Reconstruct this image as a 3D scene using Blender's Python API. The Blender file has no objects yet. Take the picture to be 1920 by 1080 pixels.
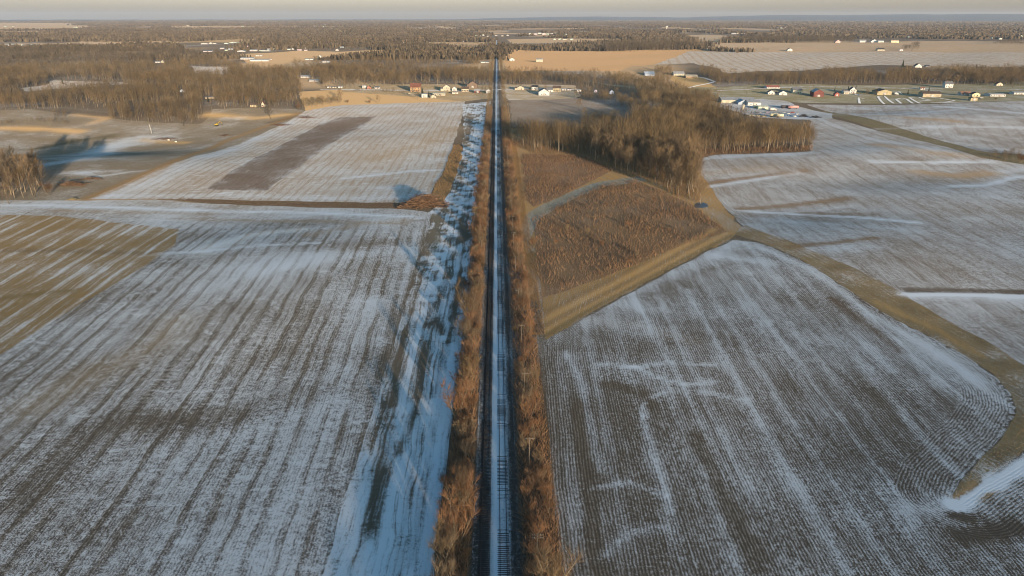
import bpy, math, random
import numpy as np
S = bpy.context.scene
COL = S.collection
# ------------------------------------------------------------------ camera, sky, sun, exposure
F, H, YH, XV = 1280.0, 108.0, 31.0, 931.0
PIT = math.atan((540 - YH) / F)
AZ = math.atan((960 - XV) / F * math.cos(PIT))
cam = bpy.data.cameras.new("camera")
camo = bpy.data.objects.new("camera", cam)
COL.objects.link(camo)
camo.location = (0, 0, H)
camo.rotation_euler = (math.pi / 2 - PIT, 0, -AZ)
cam.sensor_width = 36
cam.lens = 36 * F / 1920
cam.clip_start = 1
cam.clip_end = 90000
S.camera = camo
SUN_AZ, SUN_EL = math.radians(180 - 21), math.radians(7.2)     # azimuth clockwise from +Y
world = bpy.data.worlds.new("World")
S.world = world
world.use_nodes = True
wn = world.node_tree
bg = wn.nodes["Background"]
sky = wn.nodes.new("ShaderNodeTexSky")
sky.sky_type = 'NISHITA'
sky.sun_disc = False
sky.sun_elevation = SUN_EL
sky.sun_rotation = SUN_AZ
sky.altitude = 250
sky.air_density = 1.0
sky.dust_density = 2.0
sky.ozone_density = 2.3
tint = wn.nodes.new("ShaderNodeMix")
tint.data_type = 'RGBA'; tint.blend_type = 'MULTIPLY'; tint.inputs[0].default_value = 1.0
wgeo = wn.nodes.new("ShaderNodeNewGeometry"); wsep = wn.nodes.new("ShaderNodeSeparateXYZ"); wn.links.new(wgeo.outputs["Position"], wsep.inputs[0])
wr = wn.nodes.new("ShaderNodeMapRange"); wr.interpolation_type = 'SMOOTHSTEP'; wr.inputs[1].default_value = .0; wr.inputs[2].default_value = .22
wn.links.new(wsep.outputs[2], wr.inputs[0])
wt = wn.nodes.new("ShaderNodeMix"); wt.data_type = 'RGBA'; wt.inputs[6].default_value = (1.78, 1.68, 2.3, 1); wt.inputs[7].default_value = (.74, 1.10, 1.18, 1)
wn.links.new(wr.outputs[0], wt.inputs[0]); wn.links.new(wt.outputs[2], tint.inputs[7])
wn.links.new(sky.outputs[0], tint.inputs[6])
wn.links.new(tint.outputs[2], bg.inputs[0])
bg.inputs[1].default_value = 0.15
sl = bpy.data.lights.new("sun", 'SUN')
sl.energy = 4.2
sl.angle = math.radians(0.55)
sl.color = (1.0, 0.80, 0.60)
so = bpy.data.objects.new("sun", sl)
COL.objects.link(so)
so.rotation_euler = (math.pi / 2 - SUN_EL, 0, -SUN_AZ + math.pi)
S.view_settings.view_transform = 'Standard'
S.view_settings.look = 'None'
S.view_settings.exposure = 0.55
S.cycles.volume_bounces = 0
S.cycles.max_bounces = 4
S.cycles.use_denoising = True
S.cycles.pixel_filter_type = 'BLACKMAN_HARRIS'
S.cycles.filter_width = 1.0
HAZE_DENSITY = 2.4e-5

# ------------------------------------------------------------------ terrain and pixel helpers
def sstep(a, b, x):
    t = np.clip((x - a) / (b - a), 0, 1)
    return t * t * (3 - 2 * t)
BUMPS = [(-430, 690, 190, 130, -15), (-330, 560, 120, 90, 3), (-640, 860, 90, 60, 7), (-330, 880, 70, 50, 5),
         (170, 300, 60, 60, 3.0), (260, 480, 70, 40, -3.5), (330, 560, 90, 40, 3.0), (180, 400, 60, 35, -2.0),
         (-110, 330, 60, 50, 1.6), (-60, 200, 50, 50, -1.0), (90, 170, 40, 40, -1.2), (500, 760, 160, 70, 5), (330, 1500, 300, 120, 8)]
def T(x, y):
    x = np.asarray(x, float); y = np.asarray(y, float)
    w = sstep(22, 90, np.abs(x))
    z = 0.7 * np.sin(x / 41 + 1.3) * np.sin(y / 57 + .4) + 1.0 * np.sin(x / 83 - y / 71) + .5 * np.sin(y / 29 + x / 63)
    z = z + sstep(800, 2500, y) * 5.0 * np.sin(x / 410 + .7) * np.sin(y / 520)
    for (a, b, sx, sy, h) in BUMPS:
        z = z + h * np.exp(-((x - a) / sx) ** 2 - ((y - b) / sy) ** 2)
    return z * w * (1 - .6 * sstep(4000, 9000, y))
def ray(px, py):
    u = (np.asarray(px, float) - 960) / F; v = -(np.asarray(py, float) - 540) / F
    fy = math.cos(PIT) + v * math.sin(PIT); fz = -math.sin(PIT) + v * math.cos(PIT)
    return u * math.cos(AZ) + fy * math.sin(AZ), -u * math.sin(AZ) + fy * math.cos(AZ), fz
def gp(px, py):
    dx, dy, dz = ray(px, py)
    dz = np.minimum(dz, -0.0035)
    z = 0.0
    for _ in range(12):
        t = (z - H) / dz
        z = .5 * z + .5 * T(dx * t, dy * t)
    t = (z - H) / dz
    return dx * t, dy * t
def P(pts):
    a = np.array(pts, float)
    x, y = gp(a[:, 0], a[:, 1])
    return np.stack([x, y], 1)
def topx(x, y, z):
    c, s = math.cos(AZ), math.sin(AZ)
    r = x * c - y * s; f0 = x * s + y * c; dz = z - H
    dep = np.maximum(f0 * math.cos(PIT) - dz * math.sin(PIT), 1e-3); up = f0 * math.sin(PIT) + dz * math.cos(PIT)
    return 960 + F * r / dep, 540 - F * up / dep
def pxm(px, py):
    x, y = gp(px, py)
    z = T(x, y)
    f0 = x * math.sin(AZ) + y * math.cos(AZ)
    return F / (f0 * math.cos(PIT) - (z - H) * math.sin(PIT))
def inpoly(poly, x, y):
    r = np.zeros(x.shape, bool)
    n = len(poly)
    for i in range(n):
        x0, y0 = poly[i]; x1, y1 = poly[(i + 1) % n]
        if y0 == y1: continue
        c = ((y0 > y) != (y1 > y)) & (x < (x1 - x0) * (y - y0) / (y1 - y0) + x0)
        r ^= c
    return r
def segnear(pts, x, y, closed=False):
    best = np.full(x.shape, 1e18); qx = np.zeros(x.shape); qy = np.zeros(x.shape)
    n = len(pts)
    for i in range(n if closed else n - 1):
        x0, y0 = pts[i]; x1, y1 = pts[(i + 1) % n]
        dx, dy = x1 - x0, y1 - y0
        t = np.clip(((x - x0) * dx + (y - y0) * dy) / (dx * dx + dy * dy + 1e-12), 0, 1)
        ax, ay = x0 + t * dx, y0 + t * dy
        d = (x - ax) ** 2 + (y - ay) ** 2
        m = d < best
        best = np.where(m, d, best); qx = np.where(m, ax, qx); qy = np.where(m, ay, qy)
    return np.sqrt(best), qx, qy
def vnoise(x, y, seed=0):
    def h(i, j):
        v = np.sin(i * 127.1 + j * 311.7 + seed * 74.7) * 43758.5453
        return v - np.floor(v)
    i, j = np.floor(x), np.floor(y)
    a, b = x - i, y - j
    a, b = a * a * (3 - 2 * a), b * b * (3 - 2 * b)
    return (h(i, j) * (1 - a) + h(i + 1, j) * a) * (1 - b) + (h(i, j + 1) * (1 - a) + h(i + 1, j + 1) * a) * b

# ------------------------------------------------------------------ mesh / object helpers
def mkmesh(name, V, polys):
    V = np.asarray(V, np.float32).reshape(-1, 3)
    me = bpy.data.meshes.new(name)
    me.vertices.add(len(V)); me.vertices.foreach_set("co", V.ravel())
    idx = np.concatenate([np.asarray(p, np.int32).ravel() for p in polys if len(p)])
    cnt = np.concatenate([np.full(len(p), np.asarray(p).shape[1], np.int32) for p in polys if len(p)])
    me.loops.add(len(idx)); me.loops.foreach_set("vertex_index", idx)
    me.polygons.add(len(cnt))
    me.polygons.foreach_set("loop_start", np.concatenate([[0], np.cumsum(cnt)[:-1]]).astype(np.int32))
    me.update(calc_edges=True)
    return me
class MB:
    def __init__(s): s.v = []; s.q = []; s.t = []; s.n = []
    def box(s, x0, x1, y0, y1, z0, z1):
        b = len(s.v)
        s.v += [(x0, y0, z0), (x1, y0, z0), (x1, y1, z0), (x0, y1, z0), (x0, y0, z1), (x1, y0, z1), (x1, y1, z1), (x0, y1, z1)]
        s.q += [tuple(b + i for i in f) for f in ((3, 2, 1, 0), (4, 5, 6, 7), (0, 1, 5, 4), (1, 2, 6, 5), (2, 3, 7, 6), (3, 0, 4, 7))]
        return s
    def poly(s, pts):
        b = len(s.v); s.v += [tuple(p) for p in pts]
        f = tuple(range(b, b + len(pts)))
        (s.q if len(pts) == 4 else s.t if len(pts) == 3 else s.n).append(f)
        return s
    def tube(s, pts, rad, k=4):
        pts = [np.array(p, float) for p in pts]
        b = len(s.v)
        for i, p in enumerate(pts):
            d = pts[min(i + 1, len(pts) - 1)] - pts[max(i - 1, 0)]
            d = d / (np.linalg.norm(d) + 1e-9)
            a = np.cross(d, (0, 0, 1) if abs(d[2]) < .9 else (1, 0, 0)); a /= np.linalg.norm(a)
            c = np.cross(d, a)
            for j in range(k):
                th = 2 * math.pi * j / k
                q = p + (a * math.cos(th) + c * math.sin(th)) * rad[i]
                s.v.append(tuple(q))
        for i in range(len(pts) - 1):
            for j in range(k):
                j2 = (j + 1) % k
                s.q.append((b + i * k + j, b + i * k + j2, b + (i + 1) * k + j2, b + (i + 1) * k + j))
        s.n.append(tuple(b + j for j in range(k))[::-1]); s.n.append(tuple(b + (len(pts) - 1) * k + j for j in range(k)))
        return s
    def cyl(s, x, y, z0, z1, r, k=16, r1=None):
        return s.tube([(x, y, z0), (x, y, z1)], [r, r if r1 is None else r1], k)
    def mesh(s, name):
        polys = [np.array(s.q, int)] if s.q else []
        if s.t: polys.append(np.array(s.t, int))
        d = {}
        for f in s.n: d.setdefault(len(f), []).append(f)
        polys += [np.array(a, int) for a in d.values()]
        return mkmesh(name, s.v, polys)
    def build(s, name, mat, parent=None, label=None):
        return obj(name, s.mesh(name), mat, parent, label)
def obj(name, me, mat, parent=None, label=None):
    if mat and not me.materials: me.materials.append(mat)
    o = bpy.data.objects.new(name, me); COL.objects.link(o)
    if parent: o.parent = parent
    if label: o['label'] = label
    return o
def tag(o, label, cat, group=None, kind=None):
    if label: o['label'] = label
    if cat: o['category'] = cat
    if group: o['group'] = group
    if kind: o['kind'] = kind
    return o
def empty(name, loc, rz, label, cat, group=None):
    o = bpy.data.objects.new(name, None); COL.objects.link(o)
    o.empty_display_size = .5
    o.location = loc; o.rotation_euler = (0, 0, rz)
    return tag(o, label, cat, group)

# ------------------------------------------------------------------ materials
class NT:
    def __init__(s, name):
        s.m = bpy.data.materials.new(name); s.m.use_nodes = True
        s.t = s.m.node_tree; s.b = s.t.nodes["Principled BSDF"]
        s.b.inputs["Roughness"].default_value = .85
        s.b.inputs["Specular IOR Level"].default_value = .2
    def n(s, typ, **kw):
        nd = s.t.nodes.new("ShaderNode" + typ)
        for k, v in kw.items(): setattr(nd, k, v)
        return nd
    def set(s, sock, v):
        if isinstance(v, bpy.types.NodeSocket): s.t.links.new(v, sock)
        else: sock.default_value = v
    def math(s, op, a, b=0.0, c=0.0, clamp=False):
        nd = s.n("Math", operation=op, use_clamp=clamp)
        for i, v in enumerate((a, b, c)): s.set(nd.inputs[i], v)
        return nd.outputs[0]
    def attr(s, name):
        return s.n("Attribute", attribute_name=name)
    def noise(s, vec, scale, detail=2, rough=.5, typ='FBM'):
        nd = s.n("TexNoise"); s.set(nd.inputs["Vector"], vec)
        nd.inputs["Scale"].default_value = scale; nd.inputs["Detail"].default_value = detail; nd.inputs["Roughness"].default_value = rough
        return nd.outputs[0]
    def comb(s, x, y, z=0.0):
        nd = s.n("CombineXYZ")
        for i, v in enumerate((x, y, z)): s.set(nd.inputs[i], v)
        return nd.outputs[0]
    def mix(s, f, a, b):
        nd = s.n("Mix", data_type='RGBA')
        s.set(nd.inputs[0], f); s.set(nd.inputs[6], a); s.set(nd.inputs[7], b)
        return nd.outputs[2]
    def smooth(s, v, a, b):
        nd = s.n("MapRange", interpolation_type='SMOOTHSTEP')
        s.set(nd.inputs[0], v); s.set(nd.inputs[1], a); s.set(nd.inputs[2], b)
        return nd.outputs[0]
    def scale(s, col, f):
        nd = s.n("Mix", data_type='RGBA', blend_type='MULTIPLY'); nd.inputs[0].default_value = 1
        s.set(nd.inputs[6], col); g = s.comb(f, f, f); s.set(nd.inputs[7], g)
        return nd.outputs[2]
def rgba(c): return (c[0], c[1], c[2], 1.0)
def simple(name, c, var=.25, scale=1.0, rough=.8, dirt=None):
    t = NT(name)
    geo = t.n("NewGeometry")
    n1 = t.noise(geo.outputs["Position"], scale, 4, .6)
    f = t.math('MULTIPLY_ADD', n1, 2 * var, 1 - var)
    col = t.scale(rgba(c), f)
    if dirt:
        n2 = t.noise(geo.outputs["Position"], scale * .37 + .05, 3)
        col = t.mix(t.smooth(n2, .5, .62), col, rgba(dirt))
    t.set(t.b.inputs["Base Color"], col); t.b.inputs["Roughness"].default_value = rough
    return t.m
def ground_material():
    t = NT("ground")
    geo = t.n("NewGeometry"); pos = geo.outputs["Position"]
    rows = t.n("SeparateXYZ"); t.set(rows.inputs[0], t.attr("rows").outputs["Vector"])
    u, v, hd = rows.outputs
    par = t.n("SeparateXYZ"); t.set(par.inputs[0], t.attr("rowp").outputs["Vector"])
    fine, band, per = par.outputs
    snow = t.attr("snow").outputs["Fac"]
    par2 = t.n("SeparateXYZ"); t.set(par2.inputs[0], t.attr("nzp").outputs["Vector"])
    a_st, a_pa, a_dr = par2.outputs
    base = t.attr("base").outputs["Color"]; alt = t.attr("alt").outputs["Color"]
    wob = t.noise(pos, .06, 2)
    uw = t.math('MULTIPLY_ADD', wob, 3.0, u)
    head = t.math('LESS_THAN', hd, 13.0)
    ur = t.math('ADD', t.math('MULTIPLY', hd, head), t.math('MULTIPLY', u, t.math('SUBTRACT', 1.0, head)))
    ur = t.math('MULTIPLY_ADD', t.noise(pos, .5, 1), .5, ur)
    fr = t.math('SINE', t.math('MULTIPLY', ur, 2 * math.pi / .8))
    ph = t.math('DIVIDE', uw, per)
    sb = t.math('SINE', t.math('MULTIPLY', ph, 2 * math.pi))
    sb2 = t.math('SINE', t.math('MULTIPLY', ph, 2 * math.pi * 2.37))
    bnd = t.math('MULTIPLY', t.math('ADD', t.smooth(sb, .2, .95), t.math('MULTIPLY', t.smooth(sb2, .6, 1.0), .5)), -1.0)
    # broken along its length
    brk = t.noise(t.comb(t.math('MULTIPLY', u, .10), t.math('MULTIPLY', v, .03)), 1.0, 2)
    bnd = t.math('MULTIPLY', bnd, t.math('MULTIPLY', t.smooth(brk, .26, .54), 1.35))
    st = t.noise(t.comb(t.math('MULTIPLY', uw, 1.1), t.math('MULTIPLY', v, .06)), 1.0, 4, .65)
    sp = t.noise(pos, 3.2, 3, .8)
    sp2 = t.noise(pos, .9, 4, .7)
    pa = t.noise(pos, .022, 5, .62)
    dr = t.noise(t.comb(t.math('MULTIPLY', u, .11), t.math('MULTIPLY', v, .30)), 1.0, 3, .55)
    drift = t.smooth(dr, .58, .66)
    c = t.math('MULTIPLY_ADD', bnd, band, snow)
    c = t.math('MULTIPLY_ADD', fr, fine, c)
    c = t.math('MULTIPLY_ADD', t.math('SUBTRACT', st, .5), a_st, c)
    c = t.math('MULTIPLY_ADD', t.math('SUBTRACT', sp, .5), 2.2, c)
    c = t.math('MULTIPLY_ADD', t.math('SUBTRACT', sp2, .5), 1.1, c)
    c = t.math('MULTIPLY_ADD', t.math('SUBTRACT', pa, .5), a_pa, c)
    c = t.math('MULTIPLY_ADD', drift, a_dr, c)
    m = t.smooth(c, .16, .84)
    mot = t.smooth(t.math('MULTIPLY_ADD', fr, t.math('MULTIPLY', fine, .9), t.math('ADD', t.math('MULTIPLY', sp2, .6), t.math('MULTIPLY', st, .4))), .40, .62)
    soil = t.mix(mot, base, alt)
    soil = t.scale(soil, t.math('MULTIPLY_ADD', sp, .9, .55))
    sn = t.mix(pa, (.66, .70, .74, 1), (.78, .78, .78, 1))
    col = t.mix(t.math('MULTIPLY', m, t.math('MULTIPLY_ADD', t.smooth(snow, .6, 1.1), .2, .72)), soil, sn)
    t.set(t.b.inputs["Base Color"], col)
    h = t.math('MULTIPLY_ADD', fr, t.math('MULTIPLY', fine, .25), t.math('ADD', t.math('MULTIPLY', sp, .10), t.math('MULTIPLY', sp2, .22)))
    bp = t.n("Bump"); bp.inputs["Strength"].default_value = .35; bp.inputs["Distance"].default_value = .6
    t.set(bp.inputs["Height"], h); t.t.links.new(bp.outputs[0], t.b.inputs["Normal"])
    t.b.inputs["Roughness"].default_value = .9
    t.b.inputs["Specular IOR Level"].default_value = .05
    t.set(t.b.inputs["Diffuse Roughness"], t.math('MULTIPLY_ADD', m, -.55, .75))
    return t.m
GROUND = ground_material()
def plant_mat(name, c1, c2, var=.35):
    t = NT(name)
    oi = t.n("ObjectInfo"); geo = t.n("NewGeometry")
    n1 = t.noise(geo.outputs["Position"], .045, 2)
    n2 = t.noise(geo.outputs["Position"], .8, 2)
    tone = t.math('FRACT', t.math('ADD', oi.outputs["Random"], t.attr("tone").outputs["Fac"]))
    f = t.math('MULTIPLY_ADD', tone, .65, t.math('MULTIPLY', t.smooth(n1, .35, .65), .35))
    col = t.mix(f, rgba(c1), rgba(c2))
    col = t.scale(col, t.math('MULTIPLY_ADD', t.math('FRACT', t.math('MULTIPLY', tone, 7.31)), .7, .62))
    col = t.scale(col, t.math('MULTIPLY_ADD', n2, 2 * var, 1 - var))
    t.set(t.b.inputs["Base Color"], col)
    return t.m
BARK = plant_mat("bark", (.29, .23, .155), (.18, .145, .105))
TWIG = plant_mat("twigs", (.21, .14, .072), (.12, .092, .064))
TWIG_RED = plant_mat("red_brown_twigs", (.25, .125, .058), (.14, .085, .05))
WOODM = plant_mat("distant_twigs", (.22, .145, .066), (.095, .073, .05), .4)
FARM = plant_mat("far_wood", (.145, .105, .062), (.075, .062, .046), .4)
EVER = plant_mat("evergreen", (.035, .055, .03), (.05, .06, .032))
WEED = plant_mat("dead_weeds", (.30, .165, .08), (.16, .10, .062), .5)
GOLD = plant_mat("dead_grass", (.40, .225, .09), (.25, .15, .07), .5)

# ------------------------------------------------------------------ ground zones (outlines given in photo pixels, laid on the terrain)
SNOWC = (.75, .77, .80); SOIL = (.075, .062, .05); STUB = (.23, .18, .125); TAN = (.33, .225, .12); GOLDC = (.34, .225, .085)
OLIVE = (.17, .135, .07); BRUSH = (.18, .112, .062); GREY = (.15, .125, .10); MUD = (.105, .085, .062)
Z = []
def zone(name, pts, base, alt, snow, fine=0., band=0., per=9.1, ang=0., st=.5, pa=.5, dr=0., head=False, world=False, fn=None):
    poly = np.array(pts, float) if world else P(pts)
    if not world and name != "pond":       # outlines wander a little
        q = []
        for i in range(len(poly)):
            a, b = poly[i], poly[(i + 1) % len(poly)]; L = np.hypot(*(b - a)); dd = max(7., .012 * np.hypot(*(a + b)) / 2)
            n = int(min(max(1, L / dd), 60)); q += [a + (b - a) * k / n for k in range(n)]
        q = np.array(q); dist = np.hypot(q[:, 0], q[:, 1]); am = np.minimum(.5 + dist * .0018, 6.)
        poly = q + np.stack([vnoise(q[:, 0] / 9, q[:, 1] / 9, 31) - .5, vnoise(q[:, 0] / 9, q[:, 1] / 9, 32) - .5], 1) * 2 * am[:, None]
    Z.append(dict(name=name, poly=poly, base=base, alt=alt, snow=snow, fine=fine, band=band, per=per,
                  ang=math.radians(ang), st=st, pa=pa, dr=dr, head=head, fn=fn))
# far and middle open fields
zone("field", [(945, 92), (1130, 96), (1300, 92), (1345, 95), (1300, 118), (1225, 121), (1160, 134), (950, 134), (945, 110)], (.36, .215, .10), (.38, .25, .13), .03, st=.3, pa=.5)
zone("field", [(1290, 96), (1420, 98), (1600, 97), (1760, 98), (2100, 103), (2100, 130), (1900, 126), (1750, 124), (1650, 122), (1560, 128), (1500, 133), (1360, 138), (1300, 118), (1225, 121), (1270, 105)], STUB, TAN, .42, band=.12, per=24, ang=12, st=.8, pa=.5)
zone("field", [(1350, 80), (1470, 80), (1600, 80), (1720, 77), (1920, 76), (2100, 78), (2100, 103), (1760, 98), (1420, 98), (1310, 92)], TAN, (.30, .22, .15), .16, st=.4, pa=.6)
zone("field", [(950, 74), (1180, 72), (1180, 78), (1050, 80), (960, 82)], TAN, STUB, .1)
zone("field", [(1260, 66), (1320, 65), (1400, 68), (1380, 76), (1310, 88), (1300, 72)], TAN, STUB, .18)
zone("field", [(450, 102), (560, 95), (640, 97), (760, 92), (905, 93), (905, 100), (760, 98), (690, 103), (600, 108), (545, 119), (470, 126)], TAN, (.37, .26, .15), .0, st=.3)
zone("field", [(760, 83), (850, 79), (912, 79), (912, 91), (850, 90)], TAN, STUB, .02)
zone("field", [(0, 82), (200, 80), (330, 79), (330, 85), (180, 83), (0, 86)], TAN, STUB, .2)
zone("field", [(320, 80), (430, 74), (560, 72), (560, 75), (440, 80)], TAN, OLIVE, .05)
zone("field", [(-100, 42), (150, 43), (150, 47), (200, 50), (100, 57), (-100, 58)], TAN, STUB, .12)
zone("field", [(320, 49), (650, 50), (650, 53), (320, 53)], TAN, STUB, .1)
zone("field", [(760, 52), (850, 52), (850, 55), (760, 55)], TAN, STUB, .3)
zone("field", [(1060, 60), (1115, 58), (1115, 62), (1060, 63)], TAN, STUB, .5)
zone("field", [(95, 150), (225, 153), (240, 158), (130, 165), (50, 172), (40, 165), (90, 158)], STUB, TAN, .45, st=.3)
zone("field", [(360, 124), (425, 126), (428, 140), (365, 137)], STUB, TAN, .5)
zone("field", [(560, 172), (640, 168), (790, 178), (920, 182), (870, 190), (640, 197), (572, 208)], (.40, .26, .12), TAN, .0, st=.2)
zone("field", [(1265, 140), (1320, 146), (1345, 165), (1300, 168), (1255, 150)], GOLDC, TAN, .05)
zone("field", [(955, 186), (1080, 183), (1140, 205), (1205, 195), (1205, 216), (1150, 232), (1060, 240), (960, 238)], (.16, .12, .085), (.13, .10, .075), .18, fine=.05, st=.5)
zone("lawn", [(1080, 150), (1200, 162), (1345, 164), (1420, 158), (1600, 160), (2100, 150), (2100, 188), (1760, 193), (1640, 194), (1510, 193), (1420, 188), (1345, 188), (1260, 172)], (.17, .15, .07), OLIVE, .22, st=.6, pa=1.2)
zone("lawn", [(640, 158), (925, 160), (925, 184), (870, 190), (640, 172)], OLIVE, TAN, .16, st=.4, pa=1.0)
zone("lawn", [(940, 158), (1080, 160), (1090, 180), (1080, 184), (955, 188), (942, 180)], OLIVE, TAN, .3, st=.4, pa=1.0)
# left side
zone("meadow", [(-500, 200), (-60, 212), (60, 205), (205, 222), (300, 230), (380, 232), (400, 205), (560, 205), (572, 208), (165, 374), (0, 380), (-500, 400)], (.125, .102, .074), (.17, .135, .09), .13, st=.6, pa=1.2, ang=70)
zone("field", [(165, 374), (572, 208), (640, 197), (872, 190), (868, 215), (850, 270), (833, 320), (800, 374), (745, 381), (300, 372)], (.23, .18, .135), STUB, .45, fine=.08, band=.13, per=6.3, ang=.5, st=.7, pa=.9, dr=.25)
def plough_fn(d, x, y, px, py):
    e = segnear(P([(388, 355), (470, 300), (600, 232), (640, 219), (705, 218), (600, 285), (500, 358), (388, 355)]), x, y)[0]
    d['snow'] += .6 * np.exp(-e / 7.) * vnoise(x / 4, y / 9, 2)
zone("field", [(388, 355), (470, 300), (600, 232), (640, 219), (705, 218), (600, 285), (500, 358)], (.10, .072, .053), (.135, .10, .075), .08, fine=.1, ang=.5, st=.8, pa=.8, fn=plough_fn)
zone("ditch", [(285, 372), (400, 374), (560, 377), (750, 380), (750, 391), (560, 387), (400, 381)], (.085, .055, .032), (.15, .095, .05), .03, st=.6, ang=90)
def left_near(d, x, y, px, py):
    top = sstep(470, 380, py)
    d['snow'] += .05 * top
    d['band'] *= (1 - .8 * sstep(440, 410, py))
    d['st'] += .5 * top
    t = np.clip((py - 380) / 40, 0, 1)
    d['base'][:] = d['base'] * (1 - .35 * (1 - t))[:, None] + np.array(TAN) * (.35 * (1 - t))[:, None]
zone("field", [(-2500, 385), (0, 376), (165, 376), (285, 374), (400, 382), (560, 388), (750, 392), (805, 398), (808, 425), (785, 480), (762, 560), (735, 650), (705, 760), (662, 890), (605, 1080), (560, 1300), (-2500, 1300)],
     SOIL, (.17, .14, .105), .50, fine=.05, band=.18, per=6.2, ang=-2.5, st=.22, pa=1.2, dr=.16, fn=left_near)
zone("field", [(-900, 398), (0, 403), (95, 404), (150, 409), (240, 420), (335, 430), (325, 462), (285, 490), (210, 535), (120, 590), (0, 664), (-200, 800), (-900, 900)], (.205, .135, .058), (.15, .105, .05), .17, fine=.05, band=-.24, per=9.5, ang=-2, st=1.0, pa=1.2)
def strip_fn(d, x, y, px, py):
    e = segnear(P([(605, 1080), (662, 890), (705, 760), (735, 650), (762, 560), (785, 480), (808, 425)]), x, y)[0]
    d['snow'] -= .18 * np.exp(-e / 2.5) * (.4 + 1.2 * vnoise(x / 2.5, y / 14, 8))
    d['snow'] -= .6 * sstep(700, 420, py) * sstep(.45, .75, vnoise(x / 3.2, y / 3.6, 9)) + .2 * sstep(-17, -13.5, x - .002 * y)
zone("dirt_strip", [(868, 196), (920, 190), (914, 260), (903, 330), (897, 400), (890, 500), (876, 600), (868, 680), (850, 760), (838, 860), (820, 980), (800, 1300), (560, 1300), (605, 1080), (662, 890), (705, 760), (735, 650), (762, 560), (785, 480), (808, 425), (805, 398), (835, 370), (850, 330), (866, 290), (870, 240)],
     MUD, (.13, .11, .085), 1.0, fine=0., band=.22, per=3.4, ang=0, st=1.5, pa=.9, dr=-.15, fn=strip_fn)
zone("slope", [(802, 374), (835, 318), (850, 272), (864, 270), (868, 292), (850, 340), (828, 385)], (.22, .15, .07), OLIVE, .08, st=.5)
# right side
zone("meadow", [(952, 186), (958, 240), (1100, 240), (1200, 260), (1320, 300), (1330, 350), (1390, 425), (1372, 447), (1260, 503), (1110, 583), (1022, 636), (1018, 560), (985, 460), (968, 380), (960, 300)], (.36, .22, .085), (.21, .14, .066), .04, fine=.18, ang=12, st=1.0, pa=.6)
zone("brush", [(978, 288), (1095, 292), (1150, 318), (1110, 340), (1050, 368), (1000, 388), (985, 370)], BRUSH, (.19, .11, .065), .02)
zone("brush", [(1000, 412), (1060, 378), (1120, 350), (1190, 336), (1300, 385), (1362, 434), (1250, 470), (1110, 528), (1015, 560), (1003, 500)], BRUSH, (.225, .14, .075), .0, st=.6, pa=1.)  # stronger patch noise, its dark patches painted in as shadow among the weeds
zone("path", [(972, 432), (992, 396), (1055, 366), (1120, 341), (1200, 330), (1215, 340), (1130, 350), (1070, 376), (1012, 408), (988, 455), (1005, 468), (990, 475), (972, 465)], (.17, .145, .095), (.20, .165, .105), .26, st=.5)
def right_near(d, x, y, px, py):
    top = sstep(800, 520, py)
    d['snow'] += .10 * top - .05 * sstep(1200, 1060, px) * (1 - top) + .10 * sstep(1450, 1750, px)
zone("field", [(1020, 640), (1050, 622), (1112, 586), (1262, 506), (1374, 450), (1425, 455), (1500, 488), (1600, 552), (1700, 613), (1800, 662), (1860, 705), (1893, 740), (1900, 775), (1885, 808), (1840, 850), (1795, 905), (1782, 932), (1802, 940), (1880, 890), (1940, 850), (2050, 795), (2400, 760), (2600, 1300), (1090, 1300), (1052, 1080), (1030, 820)],
     (.082, .066, .05), (.15, .12, .088), 0.27, fine=.12, band=-.10, per=11, ang=2.3, st=.6, pa=1.1, head=True, fn=right_near)
zone("field", [(1300, 300), (1340, 290), (1520, 284), (1520, 226), (1480, 222), (1560, 222), (1700, 258), (1850, 296), (2300, 330), (2300, 900), (1920, 690), (1850, 640), (1760, 595), (1690, 550), (1600, 505), (1480, 455), (1395, 425), (1330, 350)],
     (.14, .115, .092), (.21, .165, .125), .46, fine=.08, band=.07, per=11, ang=4, st=.6, pa=1.0)
zone("field", [(1510, 196), (1640, 197), (1760, 195), (1920, 190), (2300, 188), (2300, 318), (1925, 290), (1840, 284), (1700, 245), (1545, 207)], (.15, .12, .098), (.21, .17, .13), .46, fine=.06, band=.06, per=14, ang=25, st=.7, pa=1.0)
def ww_fn(d, x, y, px, py):
    n = vnoise(x / 6, y / 6, 3)[:, None]
    d['base'][:] = d['base'] * n + np.array((.13, .10, .065)) * (1 - n); d['alt'][:] = d['alt'] * (1 - n) + np.array((.24, .19, .11)) * n
    d['snow'] += .5 * (vnoise(x / 9, y / 9, 4) - .5)
zone("waterway", [(1376, 440), (1395, 422), (1480, 452), (1600, 503), (1690, 548), (1760, 593), (1850, 638), (1920, 686), (2050, 720), (2050, 790), (1920, 838), (1880, 872), (1800, 928), (1788, 934), (1782, 925), (1842, 852), (1890, 808), (1905, 773), (1896, 738), (1862, 703), (1800, 660), (1700, 611), (1600, 550), (1500, 486), (1425, 453)], (.23, .165, .08), (.17, .135, .07), .16, st=.9, pa=.9, ang=-14, fn=ww_fn)
zone("waterway", [(1545, 208), (1700, 244), (1840, 284), (2300, 318), (2300, 335), (1920, 308), (1840, 296), (1700, 258), (1540, 215)], (.10, .085, .05), OLIVE, .06, ang=20)
zone("pond", [(1300, 386), (1303, 381), (1316, 379), (1327, 382), (1329, 387), (1318, 390), (1305, 390)], (.02, .03, .045), (.02, .03, .045), .0)
zone("yard", [(1345, 200), (1360, 183), (1470, 188), (1500, 200), (1560, 213), (1560, 222), (1500, 224), (1420, 220)], (.20, .17, .14), GREY, .55, st=.4, pa=1.2, dr=.3)
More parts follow.
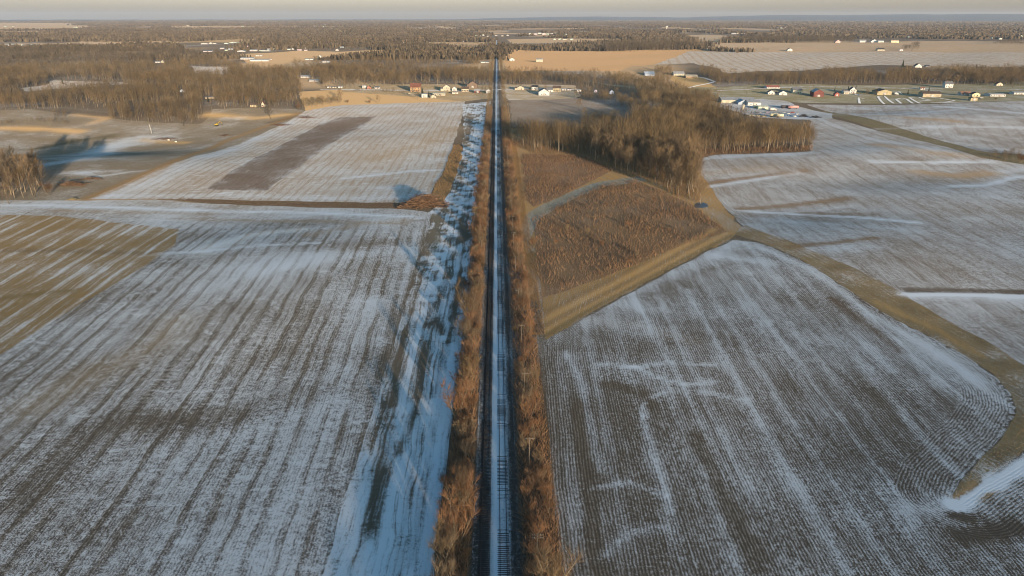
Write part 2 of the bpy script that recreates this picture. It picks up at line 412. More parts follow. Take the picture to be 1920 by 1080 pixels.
zone("track_bed", [(-6.2, 60), (-6.2, 3600), (4.2, 3600), (4.2, 60)], (.06, .052, .045), (.09, .078, .065), .40, st=.7, pa=.6, world=True)

# strokes: (photo-pixel polyline, half width m, snow change, colour, colour amount)
STROKES = [
    ([(742, 1080), (765, 940), (786, 800), (806, 690), (826, 590)], .6, -.22, MUD, .35), ([(770, 1060), (790, 930), (812, 790)], .5, -.28, MUD, .4),
    ([(845, 640), (852, 590), (866, 520)], 1.0, -.45, MUD, .6), ([(700, 1010), (720, 900), (742, 830)], .7, -.2, MUD, .3), ([(812, 740), (826, 690), (835, 640)], .9, -.4, SOIL, .5),
    ([(836, 385), (806, 450), (788, 520), (768, 600), (750, 690), (735, 780), (712, 880), (700, 990)], 2.6, -.12, (.15, .13, .105), .3), ([(870, 400), (858, 480), (828, 560), (806, 640), (790, 740)], 2.0, -.2, (.15, .13, .105), .5), ([(660, 1080), (700, 940), (740, 800)], 1.2, -.2, None, 0),
    # dirt strip: mud tracks
    ([(832, 392), (812, 440), (796, 500), (778, 560), (757, 640), (742, 720), (720, 800), (704, 900), (694, 990)], 1.0, -.34, MUD, .5),
    ([(808, 430), (776, 520), (748, 600), (728, 680), (716, 770), (690, 840)], 1.0, -.34, MUD, .5),
    ([(850, 470), (832, 540), (806, 590), (788, 680), (772, 750)], 1.0, -.34, MUD, .5),
    ([(798, 640), (790, 700), (778, 770), (748, 850)], 1.1, -.55, MUD, .8),
    ([(758, 620), (742, 700), (735, 760)], 1.3, -.55, MUD, .8), ([(880, 420), (862, 520), (850, 600)], 1.0, -.35, MUD, .6),
    ([(720, 880), (700, 960), (690, 1010)], 1.4, -.3, MUD, .5), ([(800, 610), (820, 600), (830, 625)], .9, -.5, SOIL, .6),
    ([(865, 410), (872, 450), (845, 462)], 1.6, -.6, MUD, .7), ([(818, 400), (822, 430), (815, 470)], 2.4, -.4, (.12, .115, .09), .7),
    ([(880, 215), (876, 250), (872, 275)], 4.0, -.5, MUD, .7), ([(850, 290), (868, 305), (855, 350)], 2.0, -.4, MUD, .6),
    # left field
    ([(40, 930), (150, 830), (240, 770), (330, 800), (430, 795), (490, 760)], 7.5, -.20, SOIL, .35), ([(250, 800), (420, 770)], 6, -.12, None, 0),
    ([(60, 760), (180, 700), (300, 640), (330, 600)], 9, -.12, STUB, .55), ([(480, 500), (620, 480), (740, 470)], 13, .22, None, 0),
    ([(300, 560), (420, 530), (540, 500)], 8, .16, None, 0), ([(700, 560), (640, 700), (560, 900), (500, 1080)], 7, .16, None, 0), ([(780, 430), (750, 550)], 3, .15, None, 0),
    ([(380, 470), (470, 440), (560, 430)], 6, .12, (.42, .36, .28), .6), ([(580, 440), (680, 420), (760, 412)], 6, -.12, STUB, .6),
    ([(0, 470), (120, 470), (280, 475)], 3, -.12, SOIL, .45), ([(0, 560), (60, 552), (130, 545)], 3, -.2, (.12, .09, .04), .6), ([(270, 478), (400, 470), (470, 462), (600, 455)], 1.2, .25, None, 0),
    ([(0, 384), (300, 392), (560, 398), (790, 408)], 2.6, .35, None, 0), ([(300, 408), (600, 415), (760, 420)], 3, -.2, STUB, .7), ([(100, 395), (400, 402)], 2.5, -.18, STUB, .6),
    # left far field
    ([(200, 368), (420, 366), (700, 372), (790, 368)], 6, .2, None, 0), ([(570, 215), (420, 285), (300, 335), (200, 370)], 9, .16, None, 0), ([(640, 335), (760, 322), (835, 318)], 2.2, .35, None, 0),
    ([(640, 350), (760, 352)], 5, .15, None, 0), ([(700, 300), (800, 270), (850, 240)], 14, -.16, STUB, .5), ([(640, 200), (870, 196)], 9, .1, None, 0),
    # meadow, left
    ([(90, 300), (220, 268), (330, 240)], 30, .16, None, 0),  # extra snow standing in for the bluish shade of the meadow
    ([(165, 372), (300, 315), (420, 265), (560, 212)], 5, -.3, (.20, .12, .05), .8), ([(75, 310), (150, 300), (215, 275), (300, 262)], 22, .30, None, 0), ([(120, 325), (220, 320)], 9, .25, None, 0),
    ([(0, 250), (120, 255), (200, 262), (280, 256)], 2.5, .15, None, 0), ([(60, 280), (150, 262), (210, 255)], 3.5, -.3, (.075, .065, .04), .8), ([(150, 325), (190, 330), (250, 322), (275, 320)], 3, .35, None, 0),
    ([(0, 240), (100, 243), (150, 247)], 9, -.1, (.42, .27, .12), .8), ([(140, 215), (200, 222), (170, 232)], 7, -.1, TAN, .8), ([(270, 262), (350, 268)], 8, -.15, (.36, .23, .1), .8), ([(390, 215), (480, 222), (540, 215)], 9, -.1, (.38, .25, .11), .8),
    ([(0, 205), (120, 202), (205, 210)], 9, .1, None, 0), ([(420, 222), (450, 222)], 5, .35, None, 0), ([(505, 230), (560, 218)], 4, -.2, (.09, .065, .04), .7),
    # right near field
    ([(1376, 455), (1330, 480), (1250, 520), (1180, 550)], 5, .22, None, 0), ([(1350, 480), (1440, 492)], 5, .32, None, 0), ([(1420, 462), (1520, 505), (1620, 580), (1720, 640), (1840, 715)], 2.6, .30, None, 0),
    ([(1060, 660), (1092, 720), (1105, 800), (1125, 880)], 1.7, .30, None, 0), ([(1125, 683), (1190, 688), (1230, 708), (1290, 722), (1340, 716)], 1.1, .34, None, 0), ([(1180, 690), (1250, 680), (1340, 684)], 1.4, .3, None, 0),
    ([(1205, 780), (1210, 750), (1250, 733), (1330, 735), (1400, 752)], .7, .3, None, 0), ([(1205, 780), (1230, 860), (1260, 960)], .8, .25, None, 0), ([(1110, 915), (1180, 905), (1250, 930)], 1.0, .3, None, 0),
    ([(1140, 720), (1200, 735), (1220, 760)], 3.5, -.3, None, 0), ([(1085, 760), (1105, 900), (1120, 1060)], 3, -.2, None, 0), ([(1310, 820), (1380, 950), (1430, 1070)], 4, -.2, None, 0), ([(1500, 560), (1600, 680), (1660, 760)], 3, -.18, None, 0),
    ([(1560, 560), (1640, 620), (1690, 660)], 2.6, -.25, (.11, .075, .05), .6), ([(1640, 640), (1740, 720), (1790, 780)], 2.2, -.14, None, 0), ([(1290, 545), (1420, 780), (1590, 1070)], 1.6, .22, None, 0), ([(1380, 530), (1560, 760), (1720, 980)], 1.4, .2, None, 0), ([(1190, 560), (1300, 760), (1420, 1000)], 1.5, .2, None, 0), ([(1460, 520), (1650, 720), (1800, 900)], 1.3, .18, None, 0),
    ([(1100, 600), (1200, 610), (1290, 640)], 5, .10, (.2, .15, .11), .4), ([(1180, 570), (1230, 580)], 6, .15, None, 0), ([(1792, 945), (1850, 912), (1920, 872), (2040, 812)], 2.6, 1.3, None, 0), ([(1800, 1005), (1860, 1000), (1905, 990)], 3.0, -.5, SOIL, .6), ([(1785, 965), (1815, 972)], 1.0, -.9, SOIL, .9), ([(1120, 1050), (1180, 1000), (1240, 990)], 2.0, .25, None, 0), ([(1700, 950), (1780, 960)], 3, .15, None, 0),
    # right far fields
    ([(1310, 298), (1400, 292), (1515, 287)], 7, .28, None, 0), ([(1312, 347), (1380, 336), (1470, 326), (1510, 320)], 1.5, -.4, (.2, .13, .08), .8), ([(1330, 350), (1420, 336), (1500, 322)], 2.6, .4, None, 0), ([(1330, 325), (1440, 316)], 9, -.08, (.27, .21, .15), .6),
    ([(1385, 392), (1480, 385), (1590, 372)], 1.7, -.4, (.19, .13, .08), .8), ([(1390, 395), (1500, 402), (1600, 407), (1720, 418)], 2.3, .45, None, 0), ([(1480, 397), (1600, 385)], 4, .15, None, 0), ([(1420, 410), (1550, 420), (1720, 432)], 6, .12, None, 0), ([(1500, 400), (1640, 402)], 1.3, -.25, (.17, .12, .08), .6),
    ([(1480, 463), (1560, 456), (1640, 446)], 1.6, -.35, (.17, .115, .07), .8), ([(1500, 470), (1640, 462)], 6, .16, None, 0), ([(1630, 303), (1740, 305), (1860, 303)], 2.4, .45, None, 0), ([(1770, 350), (1850, 347), (1900, 333), (1925, 330)], 3.5, .4, None, 0), ([(1720, 322), (1800, 330), (1860, 325)], 10, -.2, TAN, .7), ([(1650, 272), (1740, 285), (1800, 290)], 13, -.14, TAN, .6),
    ([(1880, 322), (1925, 318)], 8, .25, None, 0), ([(1540, 225), (1640, 262), (1800, 290)], 7, .15, None, 0), ([(1860, 370), (1925, 380)], 8, .15, None, 0), ([(1692, 551), (1780, 551), (1925, 556)], 2.4, .9, None, 0), ([(1700, 546), (1925, 548)], 1.2, -.7, SOIL, .8), ([(1715, 556), (1925, 566)], 3, .15, None, 0),
    ([(1640, 242), (1760, 237), (1925, 240)], 5, .25, None, 0), ([(1600, 215), (1720, 222), (1800, 228)], 10, -.14, TAN, .55), ([(1560, 215), (1680, 215), (1800, 205)], 6, .2, None, 0), ([(1760, 200), (1925, 213)], 4, .3, None, 0),
    ([(1640, 565), (1760, 620), (1840, 668)], 1.2, -.3, (.33, .22, .09), .7), ([(1790, 935), (1830, 905)], .9, -.7, TAN, .9), ([(1830, 935), (1870, 918)], .5, -.5, TAN, .8),
    # verge and track corridor
    ([(1018, 612), (1105, 566), (1255, 486), (1352, 434)], .7, 0, (.17, .11, .055), .75), ([(1020, 600), (1100, 558), (1250, 479), (1340, 430)], .6, 0, (.46, .28, .11), .7), ([(1016, 588), (1096, 548), (1240, 474)], .6, 0, (.17, .11, .055), .7), ([(1022, 622), (1110, 573), (1258, 492), (1362, 438)], .5, 0, (.46, .28, .11), .7),
    ([(985, 440), (1000, 500), (1016, 600)], .6, 0, (.18, .12, .06), .7), ([(978, 380), (972, 320), (966, 260)], 1.0, 0, (.2, .12, .06), .5),
    ([(960, 250), (966, 340), (975, 430), (1000, 560)], 4, -.1, (.43, .225, .085), .85), ([(1022, 630), (1110, 578), (1260, 498), (1372, 442)], 2.0, -.1, (.13, .10, .05), .8), ([(1330, 395), (1380, 425)], 8, .25, None, 0),
]
def axis(k, s, lo, hi):
    a = np.arange(math.floor(math.asinh(lo / s) / k), math.ceil(math.asinh(hi / s) / k) + 1)
    return s * np.sinh(a * k)
def build_ground():
    xs = axis(.0115, 95, -16000, 16000)
    ys = [-900, -500, -250, -120, -60, -20, 10, 35, 55, 70, 80]
    y = 88.0
    while y < 27000: ys.append(y); y *= 1.0095
    ys = np.array(ys)
    X, Y = np.meshgrid(xs, ys)
    CX = np.minimum(np.gradient(xs)[None, :] + 0 * X, 60); CY = np.minimum(np.gradient(ys)[:, None] + 0 * X, 60)
    cell = .5 * np.minimum(CX, CY) + .12 * np.maximum(CX, CY)
    def bbox(poly, m):
        i0, i1 = np.searchsorted(xs, [poly[:, 0].min() - m, poly[:, 0].max() + m]); j0, j1 = np.searchsorted(ys, [poly[:, 1].min() - m, poly[:, 1].max() + m])
        return slice(max(j0 - 1, 0), j1 + 1), slice(max(i0 - 1, 0), i1 + 1)
    CXg, CYg = np.gradient(xs), np.gradient(ys)
    on = np.zeros(X.shape, bool)
    for z in Z:                            # move grid vertices along their grid lines onto each outline
        sl_ = bbox(z['poly'], 60)
        x, y = X[sl_].copy(), Y[sl_].copy()
        ins = inpoly(z['poly'], x, y)
        if not ins.any(): continue
        near = np.zeros(x.shape, bool)
        ch = ins[:, 1:] != ins[:, :-1]; cv = ins[1:] != ins[:-1]
        near[:, 1:] |= ch; near[:, :-1] |= ch; near[1:] |= cv; near[:-1] |= cv
        sd = np.full(x.shape, 1e9); sd[near] = segnear(z['poly'], x[near], y[near], True)[0]
        best = np.full(x.shape, 9.); nx_, ny_ = x.copy(), y.copy()
        def cand(m, a, b):                 # m: edge mask, a/b: index of its two ends
            r, c = np.nonzero(m)
            A = (r + a[0], c + a[1]); B = (r + b[0], c + b[1])
            t = sd[A] / (sd[A] + sd[B] + 1e-9)
            for E_, O_, tt in ((A, B, t), (B, A, 1 - t)):
                k = (tt <= .5) & (tt < best[E_])
                e = (E_[0][k], E_[1][k]); o = (O_[0][k], O_[1][k]); q = tt[k]
                best[e] = q; nx_[e] = x[e] + (x[o] - x[e]) * q; ny_[e] = y[e] + (y[o] - y[e]) * q
        cand(ch, (0, 0), (0, 1)); cand(cv, (0, 0), (1, 0))
        mv = best < 1
        X[sl_] = np.where(mv, nx_, X[sl_]); Y[sl_] = np.where(mv, ny_, Y[sl_])
        o_ = on[sl_]; o_ |= mv
    ny, nx = X.shape
    ZZ = T(X, Y)
    PXs, PYs = topx(X, Y, ZZ)
    ids = np.arange(ny * nx).reshape(ny, nx)
    a, b, c, d_ = ids[:-1, :-1], ids[:-1, 1:], ids[1:, 1:], ids[1:, :-1]
    alt_ = (on[:-1, 1:] & on[1:, :-1]) & ~(on[:-1, :-1] & on[1:, 1:])
    t1 = np.where(alt_[..., None], np.stack([a, b, d_], -1), np.stack([a, b, c], -1)); t2 = np.where(alt_[..., None], np.stack([b, c, d_], -1), np.stack([a, c, d_], -1))
    quads = np.concatenate([t1.reshape(-1, 3), t2.reshape(-1, 3)])
    fX, fY, fZ, fP, fQ = X.ravel(), Y.ravel(), ZZ.ravel(), PXs.ravel(), PYs.ravel()
    fx, fy = fX[quads].mean(1), fY[quads].mean(1)
    zid = np.full(len(quads), -1)
    for k, z in enumerate(Z):
        lo, hi = z['poly'].min(0), z['poly'].max(0)
        m = np.nonzero((fx > lo[0]) & (fx < hi[0]) & (fy > lo[1]) & (fy < hi[1]))[0]
        zid[m[inpoly(z['poly'], fx[m], fy[m])]] = k
    # strokes accumulate on all vertices
    ds = np.zeros(X.shape); cc = np.zeros(X.shape + (3,)); ca = np.zeros(X.shape)
    for pts, w, dsn, colr, amt in STROKES:
        wp = P(pts); w = max(w, .0075 * float(np.hypot(wp[:, 0], wp[:, 1]).mean()))
        sl_ = bbox(wp, w * 2.2 + 5)
        d, _, _ = segnear(wp, X[sl_], Y[sl_])
        wob = .65 + .7 * vnoise(X[sl_] / (w * 1.6 + 1), Y[sl_] / (w * 5 + 2), len(pts))
        f = np.exp(-(d / (w * wob)) ** 2 * 1.4)
        ds[sl_] += 1.15 * dsn * f
        if colr:
            a = f * amt
            cc[sl_] = cc[sl_] * (1 - a)[..., None] + np.array(colr) * a[..., None]
            ca[sl_] = 1 - (1 - ca[sl_]) * (1 - a)
    ds = ds.ravel(); cc = cc.reshape(-1, 3); ca = ca.ravel()
    for k in range(-1, len(Z)):
        sel = quads[zid == k]
        if not len(sel): continue
        used, inv = np.unique(sel, return_inverse=True)
        x, y, px, py = fX[used], fY[used], fP[used], fQ[used]
        n = len(used)
        if k < 0:
            name = "ground"
            q = vnoise(x / 260, y / 420, 3); q2 = vnoise(x / 90, y / 130, 5)
            f = sstep(.55, .75, q)[:, None]
            d = dict(base=np.array([(.085, .066, .047)]) * (1 - f) + np.array([TAN]) * f, alt=np.array([(.12, .092, .062)]) * (1 - f) + np.array([STUB]) * f,
                     snow=.02 + .25 * sstep(.6, .85, q2), fine=np.zeros(n), band=np.zeros(n), st=np.full(n, .5))
            z = dict(per=9., ang=0., pa=.6, dr=0., head=False)
            hx = x * 0 + 999
        else:
            z = Z[k]; name = z['name']
            d = dict(base=np.tile(np.array(z['base'], float), (n, 1)), alt=np.tile(np.array(z['alt'], float), (n, 1)), snow=np.full(n, float(z['snow'])),
                     fine=np.full(n, z['fine']), band=np.full(n, z['band']), st=np.full(n, z['st']))
            if z['fn']: z['fn'](d, x, y, px, py)
            hx = segnear(z['poly'], x, y, True)[0] if z['head'] else x * 0 + 999
            if name == "track_bed":
                d['snow'] += .8 * np.exp(-((x + 1.2) / 1.0) ** 2) + (.5 - .3 * sstep(170, 320, y)) * np.exp(-((x - .6) / .8) ** 2) - .12 * sstep(200, 400, y) + .1 * np.exp(-((x - 2.0) / .4) ** 2) - .4 * np.exp(-((x - 3.4) / .8) ** 2) - .3 * np.exp(-((x + 4.6) / 1.4) ** 2) + .3 * (vnoise(x / 4, y / 30, 9) - .5)
        d['snow'] = d['snow'] + ds[used]
        a = ca[used][:, None]; cs = cc[used] / np.maximum(a, 1e-6)
        d['base'] = d['base'] * (1 - a) + cs * a; d['alt'] = d['alt'] * (1 - a) + cs * 1.15 * a
        ca_, sa_ = math.cos(z['ang']), math.sin(z['ang'])
        rows = np.stack([x * ca_ - y * sa_, x * sa_ + y * ca_, hx], 1)
        rowp = np.stack([d['fine'], d['band'], np.full(n, z['per'])], 1)
        nzp = np.stack([d['st'], np.full(n, z['pa']), np.full(n, z['dr'])], 1)
        me = mkmesh(name, np.stack([x, y, fZ[used]], 1), [inv.reshape(-1, 3)])
        for nm, arr in (("rows", rows), ("rowp", rowp), ("nzp", nzp)):
            at = me.attributes.new(nm, 'FLOAT_VECTOR', 'POINT'); at.data.foreach_set("vector", arr.astype(np.float32).ravel())
        for nm in ("base", "alt"):
            at = me.attributes.new(nm, 'FLOAT_COLOR', 'POINT'); at.data.foreach_set("color", np.concatenate([d[nm], np.ones((n, 1))], 1).astype(np.float32).ravel())
        at = me.attributes.new("snow", 'FLOAT', 'POINT'); at.data.foreach_set("value", d['snow'].astype(np.float32))
        me.polygons.foreach_set("use_smooth", np.ones(len(me.polygons), bool))
        o = obj(name, me, POND if name == "pond" else GROUND)
        o['kind'] = 'structure'
tp = NT("pond_water"); tp.b.inputs["Base Color"].default_value = (.008, .012, .016, 1); tp.b.inputs["Roughness"].default_value = .35; tp.b.inputs["Specular IOR Level"].default_value = .5
POND = tp.m
build_ground()
def ribbon(name, pts, w, mat, lift=.12, kind='structure'):
    wp = P(pts); q = [wp[0]]
    for a, b in zip(wp[:-1], wp[1:]):
        n = max(1, int(np.hypot(*(b - a)) / 12)); q += [a + (b - a) * (i + 1) / n for i in range(n)]
    q = np.array(q); d = np.gradient(q, axis=0); d /= np.linalg.norm(d, axis=1)[:, None] + 1e-9
    nrm = np.stack([-d[:, 1], d[:, 0]], 1)
    V = []
    for s in (-1, 1):
        e = q + nrm * s * w / 2
        V.append(np.stack([e[:, 0], e[:, 1], np.maximum(T(e[:, 0], e[:, 1]), T(q[:, 0], q[:, 1])) + lift], 1))
    n = len(q); V = np.concatenate(V); i = np.arange(n - 1)
    o = obj(name, mkmesh(name, V, [np.stack([i, i + 1, n + i + 1, n + i], 1)[:, ::-1]]), mat)
    if kind: o['kind'] = kind
    return o
ROADM = simple("snowy_asphalt", (.26, .25, .26), .3, .2, dirt=(.5, .52, .56))
PATHM = simple("packed_snow", (.50, .50, .50), .25, .3)
for _m in (ROADM, PATHM): _m.node_tree.nodes['Principled BSDF'].inputs['Diffuse Roughness'].default_value = 1.0
ribbon("road", [(640, 168), (760, 170), (880, 170), (931, 168.5), (1000, 166), (1090, 168)], 6, ROADM)
ribbon("road", [(1345, 170), (1500, 163), (1640, 163.5), (1800, 167), (2000, 170)], 7, ROADM)
ribbon("road", [(1290, 165), (1340, 153), (1320, 146), (1290, 141)], 5, PATHM)
for pts in ([(1658, 195), (1646, 181), (1658, 180), (1676, 194), (1690, 194), (1680, 186), (1690, 184), (1700, 186), (1712, 194)], [(1725, 194), (1705, 183), (1722, 182), (1730, 185), (1745, 188), (1722, 190)], [(1735, 181), (1760, 184), (1790, 189), (1770, 192)], [(1745, 193), (1790, 192), (1830, 191)], [(1620, 185), (1610, 183), (1612, 194)]):
    ribbon("path", pts, 3.0, PATHM, .15)
for pts in ([(600, 168), (700, 167.5), (760, 167)],): ribbon("path", pts, 4, PATHM)
# hills on the horizon
def hills():
    prof = [(-900, 37), (0, 37), (500, 36.5), (850, 36), (960, 33.5), (1060, 31.5), (1120, 30.5), (1200, 32), (1290, 32.5), (1380, 29.5), (1480, 28.5), (1600, 28.2), (1700, 27), (1800, 26.5), (1860, 26), (1930, 26.5), (2400, 25), (3000, 30)]
    px = np.linspace(-900, 3000, 320); py = np.interp(px, [a for a, _ in prof], [b for _, b in prof]) + (vnoise(px / 40, px * 0, 2) - .5) * .8
    dx, dy, dz = ray(px, py); V = []; D = [20000, 21500, 23500, 25000, 27500]
    hmul = [0, .42, .9, 1., .55]
    for j, (Dm, hm) in enumerate(zip(D, hmul)):
        L = np.hypot(dx, dy)
        top = np.maximum(H + 25000 * dz / L, 4)
        V.append(np.stack([dx / L * Dm, dy / L * Dm, -8 + (top + 8) * hm * (.9 + .2 * vnoise(px / 25, px * 0 + j * 7, 4)) if hm < 1 else top], 1))
    n = len(px); i = np.arange(n - 1); F4 = np.concatenate([np.stack([j * n + i, j * n + i + 1, (j + 1) * n + i + 1, (j + 1) * n + i], 1) for j in range(4)])
    o = obj("hills", mkmesh("hills", np.concatenate(V), [F4]), simple("wooded_hills", (.11, .10, .085), .4, .004, dirt=(.3, .3, .3))); o['kind'] = 'structure'
hills()

# ------------------------------------------------------------------ railway
RUST = simple("rusty_rail", (.075, .055, .045), .3, 3, .5)
RAILTOP = simple("worn_rail", (.055, .05, .05), .2, 2, .35)
TIE = simple("weathered_timber", (.055, .045, .038), .4, 4)
def track(cx, label, rail_mat, lift, nparts):
    root = empty("railway_track", (cx, 110, 0), 0, label, "railway track")
    for s in (-1, 1):
        x = s * .7525
        mb = MB()
        prof = [(-.07, 0), (.07, 0), (.07, .02), (.015, .035), (.015, .12), (.038, .13), (.038, .17), (-.038, .17), (-.038, .13), (-.015, .12), (-.015, .035), (-.07, .02)]
        ysr = [-60, 500, 1500, 3400]
        for a, b in zip(ysr[:-1], ysr[1:]):
            v0 = len(mb.v); k = len(prof)
            mb.v += [(x + p, a, max(lift, -.10) + .12 + q) for p, q in prof] + [(x + p, b, max(lift, -.10) + .12 + q) for p, q in prof]
            mb.q += [(v0 + i, v0 + (i + 1) % k, v0 + k + (i + 1) % k, v0 + k + i) for i in range(k)]
        mb.build("rail", rail_mat, root)
    rng = random.Random(int(cx * 10)); me = MB().box(-1.3, 1.3, -.115, .115, -.1, .13).mesh("sleeper"); rest = MB()
    for i in range(2400):
        y = -22 + i * .58
        if i < nparts:
            o = obj("sleeper", me, TIE, root); o.location = (rng.uniform(-.05, .05), y, lift + .035 * math.sin(y / 4.7 + cx) + rng.uniform(-.025, .025)); o.rotation_euler = (0, 0, rng.uniform(-.015, .015))
        elif y < 600: rest.box(-1.3 + rng.uniform(-.05, .05), 1.3, y - .115, y + .115, lift - .1, lift + .13 + .035 * math.sin(y / 4.7 + cx) + rng.uniform(-.025, .025))
    o = rest.build("sleepers", TIE, root); o['kind'] = 'stuff'
track(.62, "straight railway track with worn rails and snowy sleepers, the right one of the pair", RAILTOP, -.135, 100)
track(-3.55, "disused dark railway track running beside the clearer one, along the foot of the brown hedgerow", RUST, -.03, 100)

# ------------------------------------------------------------------ vegetation
def norm(v): return v / (np.linalg.norm(v) + 1e-9)
def grow_tree(seed, Ht, spread, first, nl, stems=1, subs=5, tw=7, tww=.055, twl=1.1, rise=.75, rad=.016):
    """returns (trunk mesh builder, crown mesh builder): trunk and limbs, then branchlets and twig slivers"""
    R = np.random.default_rng(seed); tr, cr = MB(), MB(); V, Tn = [], []
    def sliver(p, d, L, w):
        a = norm(np.cross(d, R.normal(size=3))) * w
        b = len(V); V.extend([p - a, p + a, p + d * L]); Tn.append((b, b + 1, b + 2))
    for s in range(stems):
        az0 = 2 * math.pi * s / stems + R.uniform(-.4, .4)
        lean = (0.05 if stems == 1 else R.uniform(.22, .5))
        hs = Ht * (.92 if stems == 1 else R.uniform(.6, .9))
        base = np.array([math.cos(az0), math.sin(az0), 0]) * (0 if stems == 1 else .25)
        tip = base + np.array([math.cos(az0) * lean * hs, math.sin(az0) * lean * hs, hs])
        pts = [base + (tip - base) * t + R.normal(size=3) * (.015 * Ht * (0 < t < 1)) for t in np.linspace(0, 1, 6)]
        r0 = rad * Ht / math.sqrt(stems)
        tr.tube(pts, [r0 * (1.35 if i == 0 else 1) * (1 - .88 * i / 5) for i in range(6)], 5)
        pts = np.array(pts)
        def at(t):
            f = t * 5; i = min(int(f), 4); return pts[i] + (pts[i + 1] - pts[i]) * (f - i)
        for k in range(nl):
            t = first + (1 - first) * (k + R.uniform(0, 1)) / nl * .97
            az = k * 2.4 + R.uniform(-.5, .5) + seed
            L = Ht * spread * (1.05 - .72 * (t - first) / (1 - first)) * R.uniform(.75, 1.15) / (1 if stems == 1 else 1.25)
            p = at(t); up = R.uniform(rise - .25, rise + .25)
            d = norm(np.array([math.cos(az), math.sin(az), up]))
            q = [p, p + d * L * .35, p + d * L * .68 + np.array([0, 0, .07 * L]), p + d * L + np.array([0, 0, .2 * L])]
            rl = r0 * (1 - .85 * t) * .6 + .012
            tr.tube(q, [rl, rl * .75, rl * .5, rl * .22], 3)
            q = np.array(q)
            for m in range(subs):
                f = R.uniform(.25, 1) * 3; i = min(int(f), 2); pp = q[i] + (q[i + 1] - q[i]) * (f - i)
                d2 = norm(d + R.normal(size=3) * .55 + np.array([0, 0, .45])); L2 = L * R.uniform(.3, .55)
                e = pp + d2 * L2 + np.array([0, 0, .1 * L2])
                sliver(pp, norm(e - pp), L2, .035 + .0025 * Ht)
                for _ in range(tw):
                    g = R.uniform(.2, 1); p3 = pp + (e - pp) * g
                    sliver(p3, norm(d2 * .8 + R.normal(size=3) * .42 + np.array([0, 0, .5])), twl * R.uniform(.6, 1.4), tww)
    cr.v = [tuple(p) for p in V]; cr.t = Tn
    return tr, cr
class Kind:
    def __init__(s, name, seeds, mats, **kw):
        s.name = name; s.var = []
        for i, sd in enumerate(seeds):
            tr, cr = grow_tree(sd, **kw)
            s.var.append((tr.mesh("trunk"), cr.mesh("crown")))
        s.mats = mats; s.Ht = kw['Ht']
        for i, (a, b) in enumerate(s.var):
            a.materials.append(BARK); b.materials.append(mats[i % len(mats)])
    def put(s, x, y, h, label, cat, group, rng, name=None, wide=1.0, v=None):
        a, b = s.var[rng.randrange(len(s.var)) if v is None else v]
        root = empty(name or s.name, (x, y, float(T(x, y)) - .1), rng.uniform(0, 6.28), label, cat, group)
        k = h / s.Ht; root.scale = (k * wide, k * wide, k)
        for nm, me in (("trunk", a), ("crown", b)):
            o = bpy.data.objects.new(nm, me); COL.objects.link(o); o.parent = root
        return root
HEDGE = Kind("hedgerow_tree", (1, 2, 3, 4, 5, 6), (TWIG_RED, TWIG, TWIG, TWIG_RED, TWIG), Ht=9., spread=.40, first=.10, nl=8, stems=3, subs=6, tw=7, tww=.02, twl=1.8, rise=1.25, rad=.02)
SCRUB = Kind("shrub", (21, 22, 23), (TWIG_RED, TWIG), Ht=5., spread=.45, first=.08, nl=7, stems=4, subs=5, tw=6, tww=.018, twl=1.2, rise=1.4)
TALL = Kind("bare_tree", (11, 12, 13, 14, 15), (TWIG,), Ht=22., spread=.25, first=.22, nl=12, stems=1, subs=6, tw=7, tww=.045, twl=3.0, rise=1.6, rad=.013)
ROUND = Kind("bare_tree", (31, 32, 33), (TWIG,), Ht=16., spread=.40, first=.12, nl=14, stems=1, subs=7, tw=8, tww=.035, twl=2.2, rise=1.1, rad=.015)
rng = random.Random(7); NR = np.random.default_rng(5)

# hedgerows on both sides of the railway: each tree its own thing
def hedge(x0, x1, gap, ymax, label, label2, group, hmin, hmax, lab_scrub, gscrub):
    y = 96.0
    while y < ymax:
        x = rng.uniform(x0, x1); big = rng.random()
        if y < 470 or big < .9:
            h = hmin + (hmax - hmin) * rng.random() ** 1.4 * (.5 + .9 * abs(math.sin(y / 23. + x0))); h *= (1.4 if big > .9 else 1)
            HEDGE.put(x, y, h, label2 if h > hmax else label, "tree", group + (" taller ones" if h > hmax else ""), rng)
        if rng.random() < .55 and y < 420: SCRUB.put(rng.uniform(x0 - 1, x1 + 1), y + 1.5, rng.uniform(2.5, 4.5), lab_scrub, "shrub", gscrub, rng)
        y += gap * rng.uniform(.7, 1.3) * (1 + y / 900)
hedge(-12.8, -8.0, 2.9, 640, "bushy brown bare tree in the hedgerow left of the disused track", "large spreading bare tree standing above the hedgerow left of the disused track", "trees in the hedgerow beside the disused track", 4.2, 9.5, "low bare shrub at the foot of the hedgerow left of the tracks", "shrubs under the hedgerow beside the disused track")
hedge(6.8, 11.8, 3.8, 640, "slim brown bare tree in the hedgerow along the pole line right of the tracks", "tall pale stemmed bare tree above the hedgerow along the pole line", "trees in the hedgerow along the pole line", 3.6, 8.0, "low reddish shrub among the poles right of the tracks", "shrubs under the hedgerow along the pole line")
